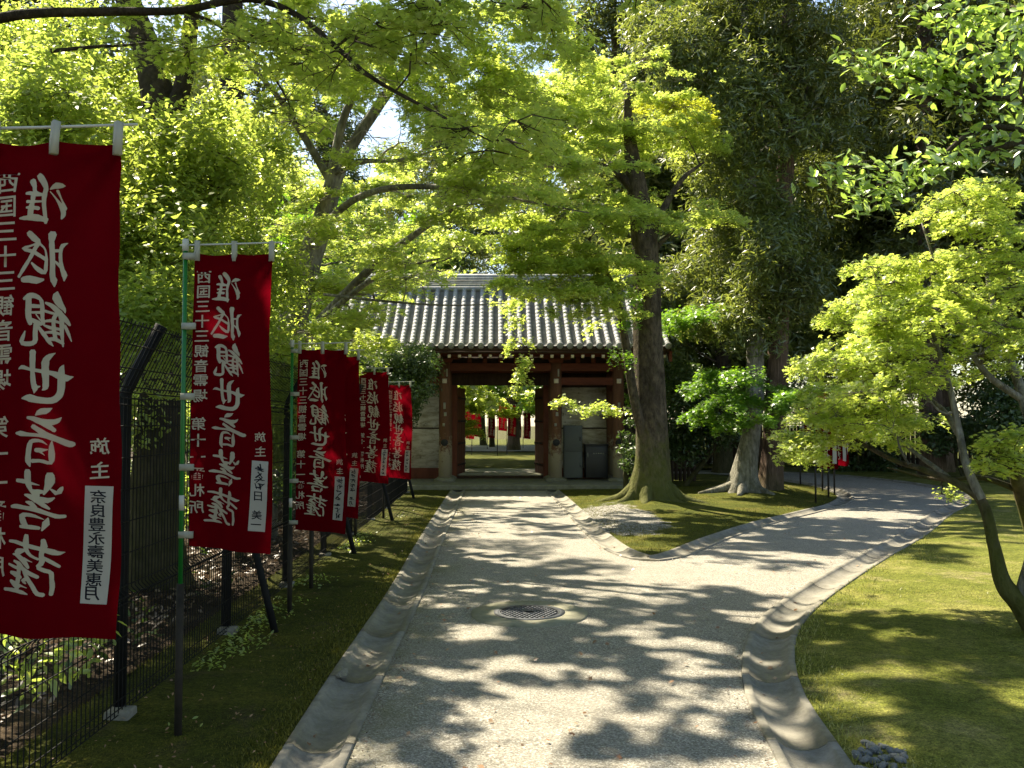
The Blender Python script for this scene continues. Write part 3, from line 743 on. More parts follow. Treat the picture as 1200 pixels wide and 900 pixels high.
def banner(base, ztop, label, group, seed, text, yaw=0, small=True, amp=1.0, py0=556, py1=682, flare=.03):
    S = Surf(seed, amp, flare)
    b = empty('banner', base, label, 'banner', group, yaw)
    zt = ztop - base[2]
    MB().tube([(0,0,-.15),(0,0,.82)], [.021,.021], 10).build('ground_pipe', M['pipe'], b, True)
    po = MB().tube([(0,0,.7),(0,0,zt+.03)], [.0125,.0125], 10).build('pole', M['green_pole'], b, True)
    mbk = MB()
    mbk.tube([(0,0,zt-1.42),(0,0,zt-1.34)], [.0145,.0145], 8); mbk.build('white_band', M['white_bar'], po)
    MB().tube([(-.03,0,zt+.012),(.2,0,zt+.018),(BW+.10,0,zt+.03)], [.0055,.005,.0045], 8).build('crossbar', M['white_bar'], b, True)
    MB().tube([(0,0,zt-.02),(0,0,zt+.045)], [.018,.018], 8).build('cap', M['white_bar'], b, True)
    c = obj('cloth', cloth_mesh(S), b, (0, 0, zt-.03))
    V, F = lettering(S, seed, small); obj('lettering', mesh_from('lettering', V, F, M['ink_white']), c)['kind'] = 'stuff'
    # white strip with the donor's name in black
    u0, w0 = uv_px(98, py0-4); u1, w1 = uv_px(126, py1+4)
    uu, wq = np.meshgrid(np.linspace(u0, u1, 6), np.linspace(w0, w1, 20)); uu = uu - .012*(wq-w0)/(w1-w0)
    i = (np.arange(19)[:,None]*6 + np.arange(5)[None,:]).ravel()
    st = obj('name_strip', mesh_from('name_strip', S.at(uu.ravel(), wq.ravel(), .0032), [np.stack([i, i+1, i+7, i+6], 1)], M['paper'], True), c)
    if text:
        V, F = strip_text(S, text, py0, py1); tag(obj('strip_lettering', mesh_from('strip_lettering', V, F, M['ink_black']), c), kind='stuff')
    for uq in (.015, BW*.5, BW-.01):
        q = S.at(uq, 0); MB().tube([(q[0], q[1]*.3-.004, zt+.035),(q[0], q[1]-.006, zt-.03),(q[0], q[1]-.007, zt-.075)], [.016,.016,.016], 4).build('tab', M['tab'], b)
    for wq in (.02, .40, .78, 1.16, 1.52):
        q = S.at(0, wq); MB().box((.028, q[1]*.4-.002, zt-.03-wq), (.075, .030, .035)).build('tab', M['tab'], b)
    return b
FG = 'banners along the wire fence'
banner((-1.69, 2.9, 0), 2.62, 'red banner with white lettering hung at the fence end farthest from the gate', FG, 3, '奈良豊永壽美惠月', R(0), amp=1.0, flare=.015)
banner((-1.69, 4.86, 0), 2.63, 'red banner on a green pole, second along the fence counting towards the gate', FG, 5, '???日 美一', R(0), py0=556, py1=680, amp=.9)
banner((-1.80, 7.9, 0), 2.36, 'red banner with green pole, third along the fence counting towards the gate', FG, 8, '???????', R(6), amp=.9)
banner((-1.84, 9.0, 0), 2.38, 'red banner hanging close behind the third one of the fence row', FG, 12, '????? ??', R(0), amp=.8)
banner((-2.03, 13.0, 0), 2.45, 'red banner, second from the gate end of the fence row', FG, 15, '???????', R(10), amp=.8)
banner((-1.93, 15.4, 0), 2.36, 'red banner of the fence row next to the rounded dark shrub', FG, 19, '??????', R(12), amp=.8)
for i, (px, py, d, yaw) in enumerate(((956,590,18.6,0),(964,577,21.5,-12),(971,584,19.8,8),(978,580,20.7,25),(938,568,24,-8))):
    q = G(px, py); 
    banner((q.x, q.y, .03), 2.36, ('red banner at the path bend whose pole stands closest to the island gutter','red banner in the middle of the cluster at the path bend','red banner at the path bend, second from the island gutter','red banner at the path bend turned edge-on to its neighbours','red banner on the mossy island next to the straight cedar trunk')[i], 'banners at the path bend', 30+i, '', R(yaw), amp=.9)
for i, (px, d, zt, yaw) in enumerate(((538,44,2.7,-25),(545,45,2.5,-10),(553,46,2.6,5),(583,45,2.9,-4),(594,47,2.6,4),(571,54,2.4,0),(613,56,2.3,-8),(602,55,2.4,10))):
    q = P(px, 520, d); banner((q.x, d, 0), zt, 'small red banner seen beyond the open gate passage', 'banners beyond the gate', 50+i, '', R(yaw), amp=.8, small=False)

# ------------------------------------------------------------------ temple gate
GX = .10
YF, YM, YB = 23.9, 25.1, 26.3
gate = empty('temple_gate', (GX, YM, .12), 'old timber temple gate with grey tiled gable roof, peeling red posts and open doors', 'gate')
g0 = np.array([GX, YM, .12])
def gp(mb, name, mat, parent=gate, smooth=False, bevel=0):
    mb.V = [v - g0 for v in mb.V] if parent is gate else mb.V
    return mb.build(name, mat, parent, smooth, bevel)
PXS = (-3.15, -1.48, 1.48, 3.15)
stick_white = M['paper']
for yi, Y in enumerate((YF, YM, YB)):
    for xi, X in enumerate(PXS):
        r_ = .155 if yi != 1 else .17
        x = GX + X
        mb = MB(); mb.tube([(x,Y,.20),(x,Y,1.2),(x,Y,2.4),(x,Y,3.28)], [r_*1.03,r_,r_,r_*.98], 18); po = gp(mb, 'post', M['post'], smooth=True)
        mb = MB(); mb.tube([(x,Y,.10),(x,Y,.17),(x,Y,.22)], [.30,.29,.20], 16); gp(mb, 'base_stone', M['stone'], smooth=False)
        if yi == 0:
            mb = MB(); mb.box((x,Y-r_-.008,2.78), (.12,.02,.12)); gp(mb, 'beam_end_cap', M['rafter_white'])
            for zz, w_, h_, dx in ((2.12,.06,.17,.0),(1.90,.07,.10,.02),(1.62,.06,.08,-.02),(3.0,.04,.2,.06))[: 4 if xi in (1,2) else 2]:
                mb = MB(); mb.box((x+dx,Y-r_-.006,zz), (w_,.012,h_)); gp(mb, 'votive_slip', stick_white)
            mb = MB(); mb.tube([(x,Y-r_-.02,1.15),(x,Y-r_+.03,1.15)], [.09,.10], 10); gp(mb, 'iron_fitting', M['iron_dark'])
# longitudinal beams
def beam(x0, x1, y, z0, z1, w=.16, mat='redbeam', name='beam'):
    mb = MB(); mb.bbox(GX+x0, GX+x1, y-w/2, y+w/2, z0, z1); return gp(mb, name, M[mat], bevel=.008)
for Y in (YF, YB):
    beam(-3.45, 3.45, Y, 3.05, 3.26, .14)
    beam(-3.02, -1.62, Y, 2.68, 2.88, .12); beam(1.62, 3.02, Y, 2.68, 2.88, .12)
    beam(-4.1, 4.1, Y, 3.44, 3.60, .18, 'redbeam')
beam(-1.35, 1.35, YM, 2.72, 3.05, .22, 'darkwood', 'lintel'); beam(-3.35, 3.35, YM, 3.06, 3.35, .2, 'redbeam')
beam(-1.35, 1.35, YM, .12, .20, .12, 'darkwood', 'threshold')
for X in PXS:                                    # cross beams between rows
    for z0, z1 in ((3.0,3.2),(2.55,2.7)):
        mb = MB(); mb.bbox(GX+X-.07, GX+X+.07, YF+.12, YB-.12, z0, z1); gp(mb, 'tie_beam', M['redwood'])
    for Y in (YF, YB):
        mb = MB(); mb.box((GX+X, Y, 3.33), (.34,.30,.12), None, 1.25); mb.box((GX+X, Y, 3.41), (.78,.15,.09)); gp(mb, 'bracket', M['redwood'])
for X in np.linspace(-2.9, 2.9, 15):
    if min(abs(X-p) for p in PXS) > .3:
        mb = MB(); mb.bbox(GX+X-.055, GX+X+.055, YF-.05, YF+.05, 3.262, 3.438); gp(mb, 'strut', M['redwood'])
mb = MB(); mb.bbox(GX-3.3, GX+3.3, YF+.10, YF+.14, 3.262, 3.438); gp(mb, 'frieze_board', M['darkwood'])
# plaster walls of the side bays, on the middle row
for a, b in ((-2.97, -1.66), (1.66, 2.97)):
    mb = MB(); mb.bbox(GX+a, GX+b, YM-.06, YM+.06, .42, 2.66); gp(mb, 'plaster_wall', M['plaster'])
    mb = MB(); mb.bbox(GX+a, GX+b, YM-.09, YM+.09, .12, .415); gp(mb, 'base_board', M['redwood'], bevel=.01)
    mb = MB(); mb.bbox(GX+a, GX+b, YM-.075, YM-.062, 1.50, 1.54); gp(mb, 'wall_rail', M['fencewood'])
    mb = MB(); mb.bbox(GX+a, GX+b, YM-.08, YM+.08, 2.665, 3.05); gp(mb, 'panel', M['darkwood'])
# passage side posts and open door leaves swung inwards
for sgn in (-1, 1):
    mb = MB(); mb.bbox(GX+sgn*1.27-.07, GX+sgn*1.27+.07, YM-.1, YM+.1, .12, 2.72); gp(mb, 'door_post', M['redwood'], bevel=.01)
    ax, ay = GX+sgn*1.25, YM+.12; bx, by = GX+sgn*1.06, YM+1.42
    dx, dy = bx-ax, by-ay; L = math.hypot(dx, dy); ang = math.atan2(dy, dx)
    leaf = empty('door_leaf', Vector((ax, ay, .22)) - Vector(g0), rz=ang); leaf.parent = gate
    for k in range(4):
        w_ = L/4; mb = MB(); mb.bbox(k*w_+.004, (k+1)*w_-.004, -.03, .03, 0, 2.45); mb.build('plank', M['redwood'], leaf, bevel=.004)
    for z in (.22, .82, 1.45, 2.1):
        mb = MB(); mb.bbox(.0, L, -.045, .045, z, z+.10); mb.build('ledge', M['redwood'], leaf)
        st = MB()
        for k in range(6):
            for s2 in (-1, 1): st.box((.12+k*(L-.24)/5, s2*.055, z+.05), (.05,.03,.05), None, .7)
        tag(st.build('iron_studs', M['iron_dark'], leaf), kind='stuff')
# side gable walls
# roof
EH, YE, ZE = 4.33, 22.6, 3.62
YR, ZR = YM, 5.50
def roof_z(t): return ZE + (ZR-ZE)*(.80*t + .20*t*t)
def roof_pts(side, n=14, t0=0., t1=.97):
    t = np.linspace(t0, t1, n); y = YE + (YR-YE)*t; 
    if side < 0: y = 2*YM - y
    return y, np.array([roof_z(q) for q in t])
roof = empty('roof', (0,0,0)); roof.parent = gate
def rp(mb, name, mat, smooth=False, bevel=0):
    mb.V = [v - g0 for v in mb.V]; return mb.build(name, mat, roof, smooth, bevel)
NC = 35; xs = np.linspace(-EH+.08, EH-.08, NC)
cm = None
for side in (1, -1):
    y, z = roof_pts(side, 17)
    # one column of round cover tiles with a slight step at every joint
    pts, rad = [], []
    for i in range(len(y)-1):
        for f, r_ in ((.02,.070),(.93,.064),(.97,.060)):
            pts.append((0, y[i]+(y[i+1]-y[i])*f - YM, z[i]+(z[i+1]-z[i])*f - .12 + .012)); rad.append(r_)
    mb = MB(); mb.tube(pts, rad, 10)
    e = np.array(pts[0]); sgn = -1 if side > 0 else 1
    mb.tube([e + np.array((0, sgn*.015, -.005)), e + np.array((0, sgn*.05, -.02))], [.085,.085], 12)
    cm = mb.mesh('tile_column', M['tile'], False)
    for x in xs: obj('tile_column', cm, roof, (x, 0, 0))
    # pan tiles between the columns: saw-tooth courses
    mb = MB(); n = 19; t = np.linspace(0, .97, n)
    for j in range(NC-1):
        V = []; xa, xb = xs[j]+.03, xs[j+1]-.03; xm = (xa+xb)/2
        for i in range(n-1):
            for tt, dz in ((t[i], .028), (t[i+1], -.002)):
                yy = YE + (YR-YE)*tt; yy = yy if side > 0 else 2*YM-yy; zz = roof_z(tt) + dz - .12 - .035
                V += [(xa, yy-YM, zz+.03), (xm, yy-YM, zz), (xb, yy-YM, zz+.03)]
        m = len(V)//3; F = []
        for i in range(m-1): F += [(3*i,3*i+1,3*i+4,3*i+3),(3*i+1,3*i+2,3*i+5,3*i+4)]
        mb.add(V, F)
    o = mb.build('pan_tiles', M['pan'], roof); o['kind'] = 'stuff'
    # deck under the tiles and eave board
    y, z = roof_pts(side, 10, 0, 1.0); V = []; F = []
    for i in range(10):
        for x in (GX-EH, GX+EH):
            V += [(x, y[i], z[i]-.06), (x, y[i], z[i]-.13)]
    for i in range(9):
        a = 4*i; F += [(a, a+2, a+6, a+4), (a+1, a+5, a+7, a+3), (a, a+4, a+5, a+1), (a+2, a+3, a+7, a+6)]
    F += [(0,1,3,2)]
    mb = MB().add(V, F); rp(mb, 'deck', M['darkwood'])
    yy = YE + .06 if side > 0 else 2*YM - YE - .06
    mb = MB(); mb.bbox(GX-EH, GX+EH, yy-.03, yy+.03, ZE-.185, ZE-.135); rp(mb, 'eave_board', M['darkwood'])
    # rafters with white painted ends
    sl = (roof_z(.5)-ZE)/((YR-YE)*.5); ang = math.atan(sl)
    L = 1.75
    mb = MB()
    rot = Matrix.Rotation(ang if side > 0 else -ang, 3, 'X')
    mb.box((0,0,0), (.075, L, .09), rot)
    rm = mb.mesh('rafter', M['redwood'])
    em = MB().box((0,0,0), (.077,.012,.092), rot).mesh('rafter_end', M['rafter_white'])
    d = Vector((0, math.cos(ang), math.sin(ang))); 
    if side < 0: d = Vector((0, -math.cos(ang), math.sin(ang)))
    y0 = YE + .13 if side > 0 else 2*YM - YE - .13
    a0 = Vector((0, y0, ZE-.255)) - Vector(g0)
    for x in np.linspace(-EH+.15, EH-.15, 33):
        o = obj('rafter', rm, roof, (x, *(a0 + d*L/2)[1:])); 
        obj('rafter_end', em, o, tuple(-d*(L/2+.004)))
# gables
for s in (-1, 1):
    x = GX + s*(EH-.02)
    for side in (1, -1):
        y, z = roof_pts(side, 10, 0, 1.0); V = []
        for i in range(10): V += [(x-.04, y[i], z[i]-.14), (x+.04, y[i], z[i]-.14), (x+.04, y[i], z[i]-.40), (x-.04, y[i], z[i]-.40)]
        F = []
        for i in range(9):
            a = 4*i
            for k in range(4): F.append((a+k, a+(k+1) % 4, a+4+(k+1) % 4, a+4+k))
        mb = MB().add(V, F); mb.F[4] += [[0,1,2,3],[36,37,38,39]]; rp(mb, 'bargeboard', M['redwood'])
        # verge tiles: heavier sloping ridge near each end
        p = [(x - s*.28, yy, zz+.02) for yy, zz in zip(y, z)]
        mb = MB(); mb.tube(p[1:], [.12]*9, 10); rp(mb, 'descending_ridge', M['tile'])
    V = [(GX+s*3.3, YF, 3.45),(GX+s*3.3, YB, 3.45),(GX+s*3.3, YM, 5.3)]
    mb = MB().add([(v[0]-.05, v[1], v[2]) for v in V] + [(v[0]+.05, v[1], v[2]) for v in V], [(0,1,2),(3,5,4),(0,3,4,1),(1,4,5,2),(2,5,3,0)]); rp(mb, 'gable_wall', M['plaster'])
# ridge: stacked courses under a rounded cap
for k, (w_, z0, z1) in enumerate(((.40,5.36,5.48),(.34,5.482,5.55),(.38,5.552,5.585),(.32,5.587,5.65),(.36,5.652,5.685),(.30,5.687,5.74))):
    mb = MB(); mb.bbox(GX-EH+.02, GX+EH-.02, YM-w_/2, YM+w_/2, z0, z1); rp(mb, 'ridge_course', M['tile'])
mb = MB(); mb.tube([(GX-EH, YM, 5.75), (GX, YM, 5.745), (GX+EH, YM, 5.75)], [.115,.115,.115], 12); rp(mb, 'ridge_cap', M['tile'])
for s in (-1, 1):
    mb = MB(); mb.box((GX+s*(EH+.03), YM, 5.62), (.12,.52,.62), None, .72); mb.box((GX+s*(EH+.03), YM, 5.98), (.10,.18,.16), None, .6); rp(mb, 'ridge_end_tile', M['tile'], bevel=.03)

# cabinet and box standing in the right bay
q = empty('metal_cabinet', (2.1, 24.75, .12), 'tall grey metal locker standing in the gate side bay', 'cabinet')
MB().bbox(-.25,.25,-.2,.2,.04,1.48).build('body', M['cabinet'], q, bevel=.008)
for z0, z1 in ((.06,.74),(.76,1.46)):
    d_ = MB().bbox(-.235,.235,-.222,-.203,z0,z1).build('door', M['cabinet'], q, bevel=.004)
    MB().bbox(.17,.20,-.24,-.224,(z0+z1)/2-.06,(z0+z1)/2+.06).build('handle', M['iron'], d_)
q = empty('collection_box', (2.72, 24.6, .12), 'black metal box with small white lettering beside the locker under the gate', 'box')
MB().bbox(-.3,.3,-.24,.24,.06,.92).build('body', M['box_black'], q, bevel=.01)
MB().bbox(-.32,.32,-.26,.26,.925,.965).build('lid', M['box_black'], q, bevel=.008)
mb = MB()
for i, w_ in enumerate((.05,.035,.05,.045,.05)): mb.box((-.08+i*.065, -.244, .72), (w_*.8,.006,.022))
tag(mb.build('lettering', M['paper'], q), kind='stuff')
MB().bbox(-.25,-.235,-.25,-.241,.62,.74).build('paper_slip', M['paper'], q)

# wooden fences beside and behind the gate
def slat_fence(name, a, b, h, label, n, posts, sm=None):
    a = np.array(a, float); b = np.array(b, float); L = np.linalg.norm(b-a); ang = math.atan2(b[1]-a[1], b[0]-a[0])
    f = empty(name, (a[0], a[1], 0), label, 'fence', None, ang)
    w_ = L/n; me = MB().box((0,0,h/2+.04), (w_*.8,.02,h)).mesh('slat', M['fencewood'])
    for i in range(n): obj('slat', me, f, ((i+.5)*w_, 0, rng.uniform(-.02,.02)))
    for z in (.3, h*.85): MB().bbox(0, L, .015, .06, z, z+.08).build('rail', M['fencewood'], f)
    MB().bbox(-.05, L+.05, -.05, .09, h+.08, h+.13).build('top_rail', M['fencewood'], f)
    for i in range(posts): MB().bbox(i*L/(posts-1)-.05, i*L/(posts-1)+.05, .065, .165, -.1, h+.08).build('post', M['fencewood'], f)
    return f
slat_fence('wooden_fence', (3.45, 25.2), (5.6, 25.3), 1.75, 'dark wooden slat fence joined to the gate behind the big maple trunk', 18, 3)
slat_fence('wooden_fence', (-8.5, 25.2), (-3.25, 25.2), 1.75, 'dark wooden slat fence running from the gate plaster wall behind the rounded shrub', 40, 5)
slat_fence('wooden_fence', (4.5, 36.5), (15.5, 36.2), 1.5, 'long dark slat fence at the back of the wood behind the twin trunks', 80, 9)
slat_fence('wooden_fence', (12.6, 33.4), (26, 29), 1.6, 'dark boundary fence behind the bend of the path under leaning branches', 90, 9)

# ------------------------------------------------------------------ trees
# big maple in front of the gate
b = G(763, 592)
t = Tree('maple_tree', (b.x, b.y, 0), 'tall maple with a thick mossy trunk and flared roots in front of the gate', None, 'bark')
D = b.y
t.stem([(b.x,D,-.1), (b.x-.02,D,.35), P(764,540,D), P(763,470,D+.05), P(760,400,D+.1), P(758,330,D+.1), P(753,270,D+.1), P(745,215,D+.1), P(738,165,D+.1), P(735,110,D+.1)], [.42,.37,.335,.31,.30,.285,.26,.20,.13,.06], 46, .75, 5, 22, seed=4)
t.stem([P(755,520,D-.1), P(742,460,D-.25), P(733,400,D-.3), P(722,345,D-.35), P(706,310,D-.4), P(690,280,D-.5)], [.10,.095,.085,.065,.045,.02], 24)
t.stem([P(757,300,D), P(775,250,D), P(800,210,D+.2), P(825,190,D+.3)], [.12,.08,.05,.025], 18)
t.stem([P(748,230,D+.1), P(725,205,D), P(690,190,D-.1), P(640,190,D-.3)], [.11,.08,.05,.02], 18)
t.stem([P(758,320,D), P(770,290,D+.3), P(790,270,D+.4)], [.10,.06,.03], 14)
for k, a in enumerate((-2.75,-2.05,-1.0,-.35,.5,1.6,2.7)):
    p0 = np.array([b.x+.26*math.cos(a), D+.26*math.sin(a), .20]); dr = np.array([math.cos(a+.2), math.sin(a+.2), 0])
    L = rng.uniform(.7, 1.1)*(.7 if -2.3 < a < -.8 else 1); t.stem([p0+np.array([0,0,.15]), p0+dr*L*.35+np.array([0,0,-.08]), p0+dr*L*.7+np.array([0,0,-.17]), p0+dr*L+np.array([0,0,-.26])], [.19,.12,.085,.06], 14, sides=10, name='root')
cs = cloud(600,170,16.3,60,65,1.2,16) + cloud(650,90,16.5,60,40,1.0,9)
for a in ((745,85,D,60,28,.9,9),(740,130,D,105,30,1.2,20),(640,120,D-.3,85,30,.9,16),(690,190,D-.3,110,30,1,15),(780,165,D+.3,60,25,.8,8),(670,245,D-.5,110,28,.9,22),(780,250,D,60,18,.8,8),(640,295,D-.8,70,32,.7,20),(700,320,D-.6,50,25,.5,10),(650,335,D-1,60,22,.5,10),(705,360,D-.6,30,18,.4,4)): cs += cloud(*a)
for c in by_dist(cs, P(750,250,D)): t.pad(c, rng.uniform(.55,.95), 'maple', 'lobe', .066, 1.2, .06, droop=.2)
for c in cloud(800,130,D+.2,45,20,.5,8): t.pad(c, rng.uniform(.4,.6), 'maple_gold', 'lobe', .055, 1.4)
for px, py in ((612,375),(607,400),(610,425),(604,440),(640,365)): t.pad(P(px,py,D-1.2), .34, 'maple', 'lobe', .05, 1.6, .2, droop=.5, gaps=False)
for px, py in ((725,482),(705,475),(685,480),(665,470)): t.pad(P(px,py,D-.6), .34, 'maple', 'lobe', .05, 1.4, .12, droop=.3, gaps=False)
for px, py in ((736,350),(742,380),(728,420)): t.pad(P(px,py,D-.6), .32, 'maple_deep', 'lobe', .05, 1.5, .3, gaps=False)
t.finish()

# twin trunks right of it
b = G(872, 581)
t = Tree('evergreen_tree', (b.x, b.y, 0), 'smooth leaning evergreen trunk with spreading mossy roots beside a straight cedar', None, 'bark_grey'); D = b.y
t.stem([(b.x,D,-.1), P(873,555,D), P(880,510,D), P(884,460,D+.1), P(884,390,D+.2), P(882,300,D+.3), P(878,200,D+.5), P(875,90,D+.6), P(872,0,D+.6)], [.36,.26,.21,.20,.19,.175,.15,.12,.08], 40, .9, 5, 20, seed=9)
for a, L in ((2.6,.8),(3.3,.9),(4.3,.6),(5.4,.6),(.4,.5)):
    p0 = np.array([b.x+.2*math.cos(a), D+.2*math.sin(a), .24]); dr = np.array([math.cos(a), math.sin(a), 0])
    t.stem([p0, p0+dr*L*.45+np.array([0,0,-.1]), p0+dr*L+np.array([0,0,-.18])], [.14,.09,.04], 10, sides=8, name='root')
cs = []
for a in ((850,60,D+1,80,55,1.5,26),(830,150,D+1.5,60,60,1.5,14),(880,230,D+1.5,55,60,1.2,18),(840,300,D+2,50,50,1,14),(905,330,D+1.5,40,45,1,10),(860,360,D+1.6,50,30,1,10),(880,130,D-.6,50,70,.6,14),(890,270,D-.6,35,70,.6,11),(880,385,D-.5,22,25,.4,4),(800,30,D+1.5,55,40,1.2,12)): cs += cloud(*a)
for c in by_dist(cs, P(880,250,D)): t.clump(c, rng.uniform(.6,.95), 'evergreen', 'needle', .105, 1.3, .7, droop=.25)
t.finish()
b = G(901, 580)
t = Tree('cedar_tree', (b.x, b.y, 0), 'straight cedar with reddish furrowed bark next to the leaning evergreen', None, 'bark_cedar'); D = b.y
t.stem([(b.x,D,-.1), P(903,560,D), P(907,500,D), P(912,400,D), P(917,280,D), P(921,150,D), P(924,20,D), P(926,-150,D)], [.30,.26,.245,.235,.22,.19,.15,.08], 36, .35, 6, 18, seed=3)
cs = []
for a in ((940,60,D+1,60,60,1.5,18),(900,20,D+1,60,40,1.5,10),(950,180,D+1,35,40,1.2,8),(900,270,D+1,40,40,1,9),(930,350,D+1,30,35,1,8),(930,60,D-.7,50,60,.6,9),(925,290,D-.6,30,60,.5,8),(955,120,D-.6,35,40,.6,6),(930,-60,D,90,60,2,16)): cs += cloud(*a)
for c in by_dist(cs, P(915,200,D)): t.clump(c, rng.uniform(.6,.9), 'cedar', 'needle', .11, 1.2, .55, droop=.5)
t.finish()

# low maple boughs by the twin trunks
b = np.array([4.9, 23.4, 0])
t = Tree('maple_tree', b, 'slender young maple with fresh green layered leaves by the twin trunks', None, 'bark_dark')
t.stem([b, P(838,520,b[1]), P(845,470,b[1]-.6), P(850,440,b[1]-1.5)], [.07,.06,.045,.02], 20)
for c in by_dist(cloud(862,452,20.3,60,22,1.0,13) + cloud(845,490,20.0,35,14,.6,5) + cloud(905,470,19.3,35,25,.8,8) + cloud(820,375,21.5,45,20,.8,8), P(850,440,21)): t.pad(c, rng.uniform(.45,.7), 'maple_deep', 'lobe', .06, 1.6, .1, gaps=False, droop=.3)
t.finish()

# leaning small maple on the lawn
b = np.array(P(1225, 760, 7.0)); b[2] = 0
t = Tree('maple_tree', b, 'small crooked maple leaning over the lawn with low spreading crown', None, 'bark_grey')
D = 7.0; t.bark = 'bark'
t.stem([(b[0],D,-.05), P(1200,712,D), P(1176,683,D), P(1165,640,D+.05), P(1152,590,D+.1), P(1130,570,D+.2), P(1085,550,D+.5), P(1040,535,D+.9), P(990,505,D+1.3), P(960,480,D+1.6)], [.10,.085,.062,.045,.040,.032,.026,.02,.014,.006], 50, sides=12, wob=.006); t.bark = 'bark_grey'
t.stem([P(1150,585,D+.1), P(1135,550,D+.15), P(1124,505,D+.3), P(1112,450,D+.4), P(1095,395,D+.7), P(1075,330,D+.9)], [.038,.034,.028,.022,.016,.008], 30, wob=.006)
t.stem([P(1124,510,D+.3), P(1105,480,D+.6), P(1065,450,D+1), P(1020,410,D+1.4), P(985,370,D+1.6)], [.026,.022,.017,.012,.006], 26, wob=.006)
t.stem([P(1200,700,D), P(1215,640,D-.1), P(1222,560,D-.1), P(1200,470,D+.2), P(1170,380,D+.6), P(1150,290,D+.9)], [.07,.06,.05,.04,.028,.012], 30, wob=.006)
t.stem([P(1112,560,D+.4), P(1060,520,D+.9), P(1010,470,D+1.3)], [.022,.016,.007], 18, wob=.006)
t.stem([P(1200,470,D+.2), P(1150,430,D+.2), P(1110,350,D+.5), P(1080,260,D+.7)], [.03,.024,.016,.007], 22, wob=.006)
cs = []
for a in ((1000,490,8.0,60,40,.5,24),(960,520,8.2,35,22,.4,9),(1040,420,7.7,70,50,.6,28),(1110,330,7.3,80,60,.7,32),(1060,340,7.7,60,50,.6,20),(1170,260,7.0,45,50,.6,18),(1180,380,7.0,40,60,.6,15),(1060,500,7.7,50,25,.5,9),(1010,400,8.2,45,40,.5,12),(1130,230,7.2,50,30,.5,9),(975,430,8.5,40,30,.4,8)): cs += cloud(*a)
for c in by_dist(cs, P(1130,480,7.4)): t.pad(c, rng.uniform(.20,.36), 'maple', 'lobe', .033, .85, .09, droop=.25, twigs=6, tilt=.5, gaps=False)
t.finish()
b = np.array(P(1235, 690, 8.2)); b[2] = 0
t = Tree('maple_tree', b, 'thin maple stem with bright star leaves standing behind the crooked one', None, 'bark')
t.stem([b, P(1205,600,8.0), P(1192,560,7.8), P(1185,530,7.6)], [.09,.08,.06,.03], 20)
t.stem([P(1195,575,7.9), P(1150,560,7.9), P(1100,562,8.1), P(1040,548,8.4)], [.03,.022,.015,.006], 20)
for c in cloud(1180,525,7.2,40,35,.5,16): t.pad(c, rng.uniform(.18,.28), 'maple', 'star', .034, 1.3, .14, gaps=False, twigs=4)
for c in cloud(1120,575,8,30,8,.2,3): t.pad(c, .14, 'maple', 'star', .026, 1.1, .14, gaps=False, twigs=3)
t.finish()

# cherry whose boughs reach in from the side
b = np.array([5.6, 5.4, 0])
t = Tree('cherry_tree', b, 'cherry tree reaching over the lawn with drooping boughs of large glossy leaves', None, 'bark_dark')
t.stem([b, (5.5,5.5,1.5), (5.2,5.7,2.8), (4.6,5.9,4.2), (4.2,6.1,5.6)], [.2,.17,.14,.10,.06], 26)
D = 6.2
for pts in ([P(1320,150,D), P(1220,120,D), P(1120,110,D), P(1040,75,D), P(1000,65,D)], [P(1330,250,D), P(1240,170,D), P(1150,150,D), P(1080,200,D), P(1000,195,D), P(970,200,D)],
            [P(1300,60,D), P(1220,20,D), P(1140,15,D), P(1080,10,D)], [P(1230,160,D), P(1160,175,D), P(1100,185,D), P(1040,215,D), P(1005,235,D)], [P(1150,110,D), P(1100,80,D), P(1060,70,D)]):
    t.stem(pts, np.linspace(.03,.005,len(pts)), 24, name='limb', sides=7)
    p, r = spline(pts, np.linspace(.03,.005,len(pts)), 26)
    for q in p[5:]:
        n = 13; pos = q + rng.normal(0, .085, (n,3))*np.array([1,1,.7]) - np.array([0,0,.03]); nr = rng.normal(0,.55,(n,3)) + np.array([.1,-.5,.75])
        t.lv.setdefault('cherry', Leaves()).put(pos, nr, 'oval', .046, False)
        t.branch(q, pos[0], .004, .002, 4)
for c in cloud(1150,70,D,60,60,.5,12): t.clump(c, .2, 'cherry', 'oval', .046, .7, .6, False, 2)
for c in [np.array([rng.uniform(4,6.5), rng.uniform(4.5,6.8), rng.uniform(4.2,6)]) for _ in range(14)]: t.clump(c, .5, 'cherry', 'oval', .07, .8, .6, True, 2)
t.finish()

# pale-barked maple with two stems behind the mesh fence
b = np.array([-3.25, 12.6, 0])
t = Tree('maple_tree', b, 'pale barked maple with two leaning stems rising behind the mesh fence', None, 'bark_grey')
D = 12.6
t.stem([b, P(318,500,D), P(330,420,D), P(345,335,D), P(372,262,D-.2), P(388,210,D-.3), P(402,140,D-.4), P(428,80,D-.6), P(450,10,D-.8)], [.17,.14,.125,.11,.085,.075,.055,.035,.015], 46, .3, sides=14, wob=.01)
t.stem([P(335,440,D), P(362,330,D+.3), P(385,250,D+.4), P(402,190,D+.5), P(440,130,D+.6), P(490,60,D+.6), P(540,10,D+.5)], [.13,.12,.10,.09,.075,.06,.035], 40, sides=14, wob=.01)
t.stem([P(387,212,D-.3), P(350,150,D-.6), P(310,95,D-1), P(250,45,D-1.6)], [.06,.045,.03,.012], 24, wob=.01)
t.stem([P(390,205,D-.3), P(425,190,D-.6), P(470,188,D-1), P(525,172,D-1.4)], [.045,.034,.024,.008], 24, wob=.008)
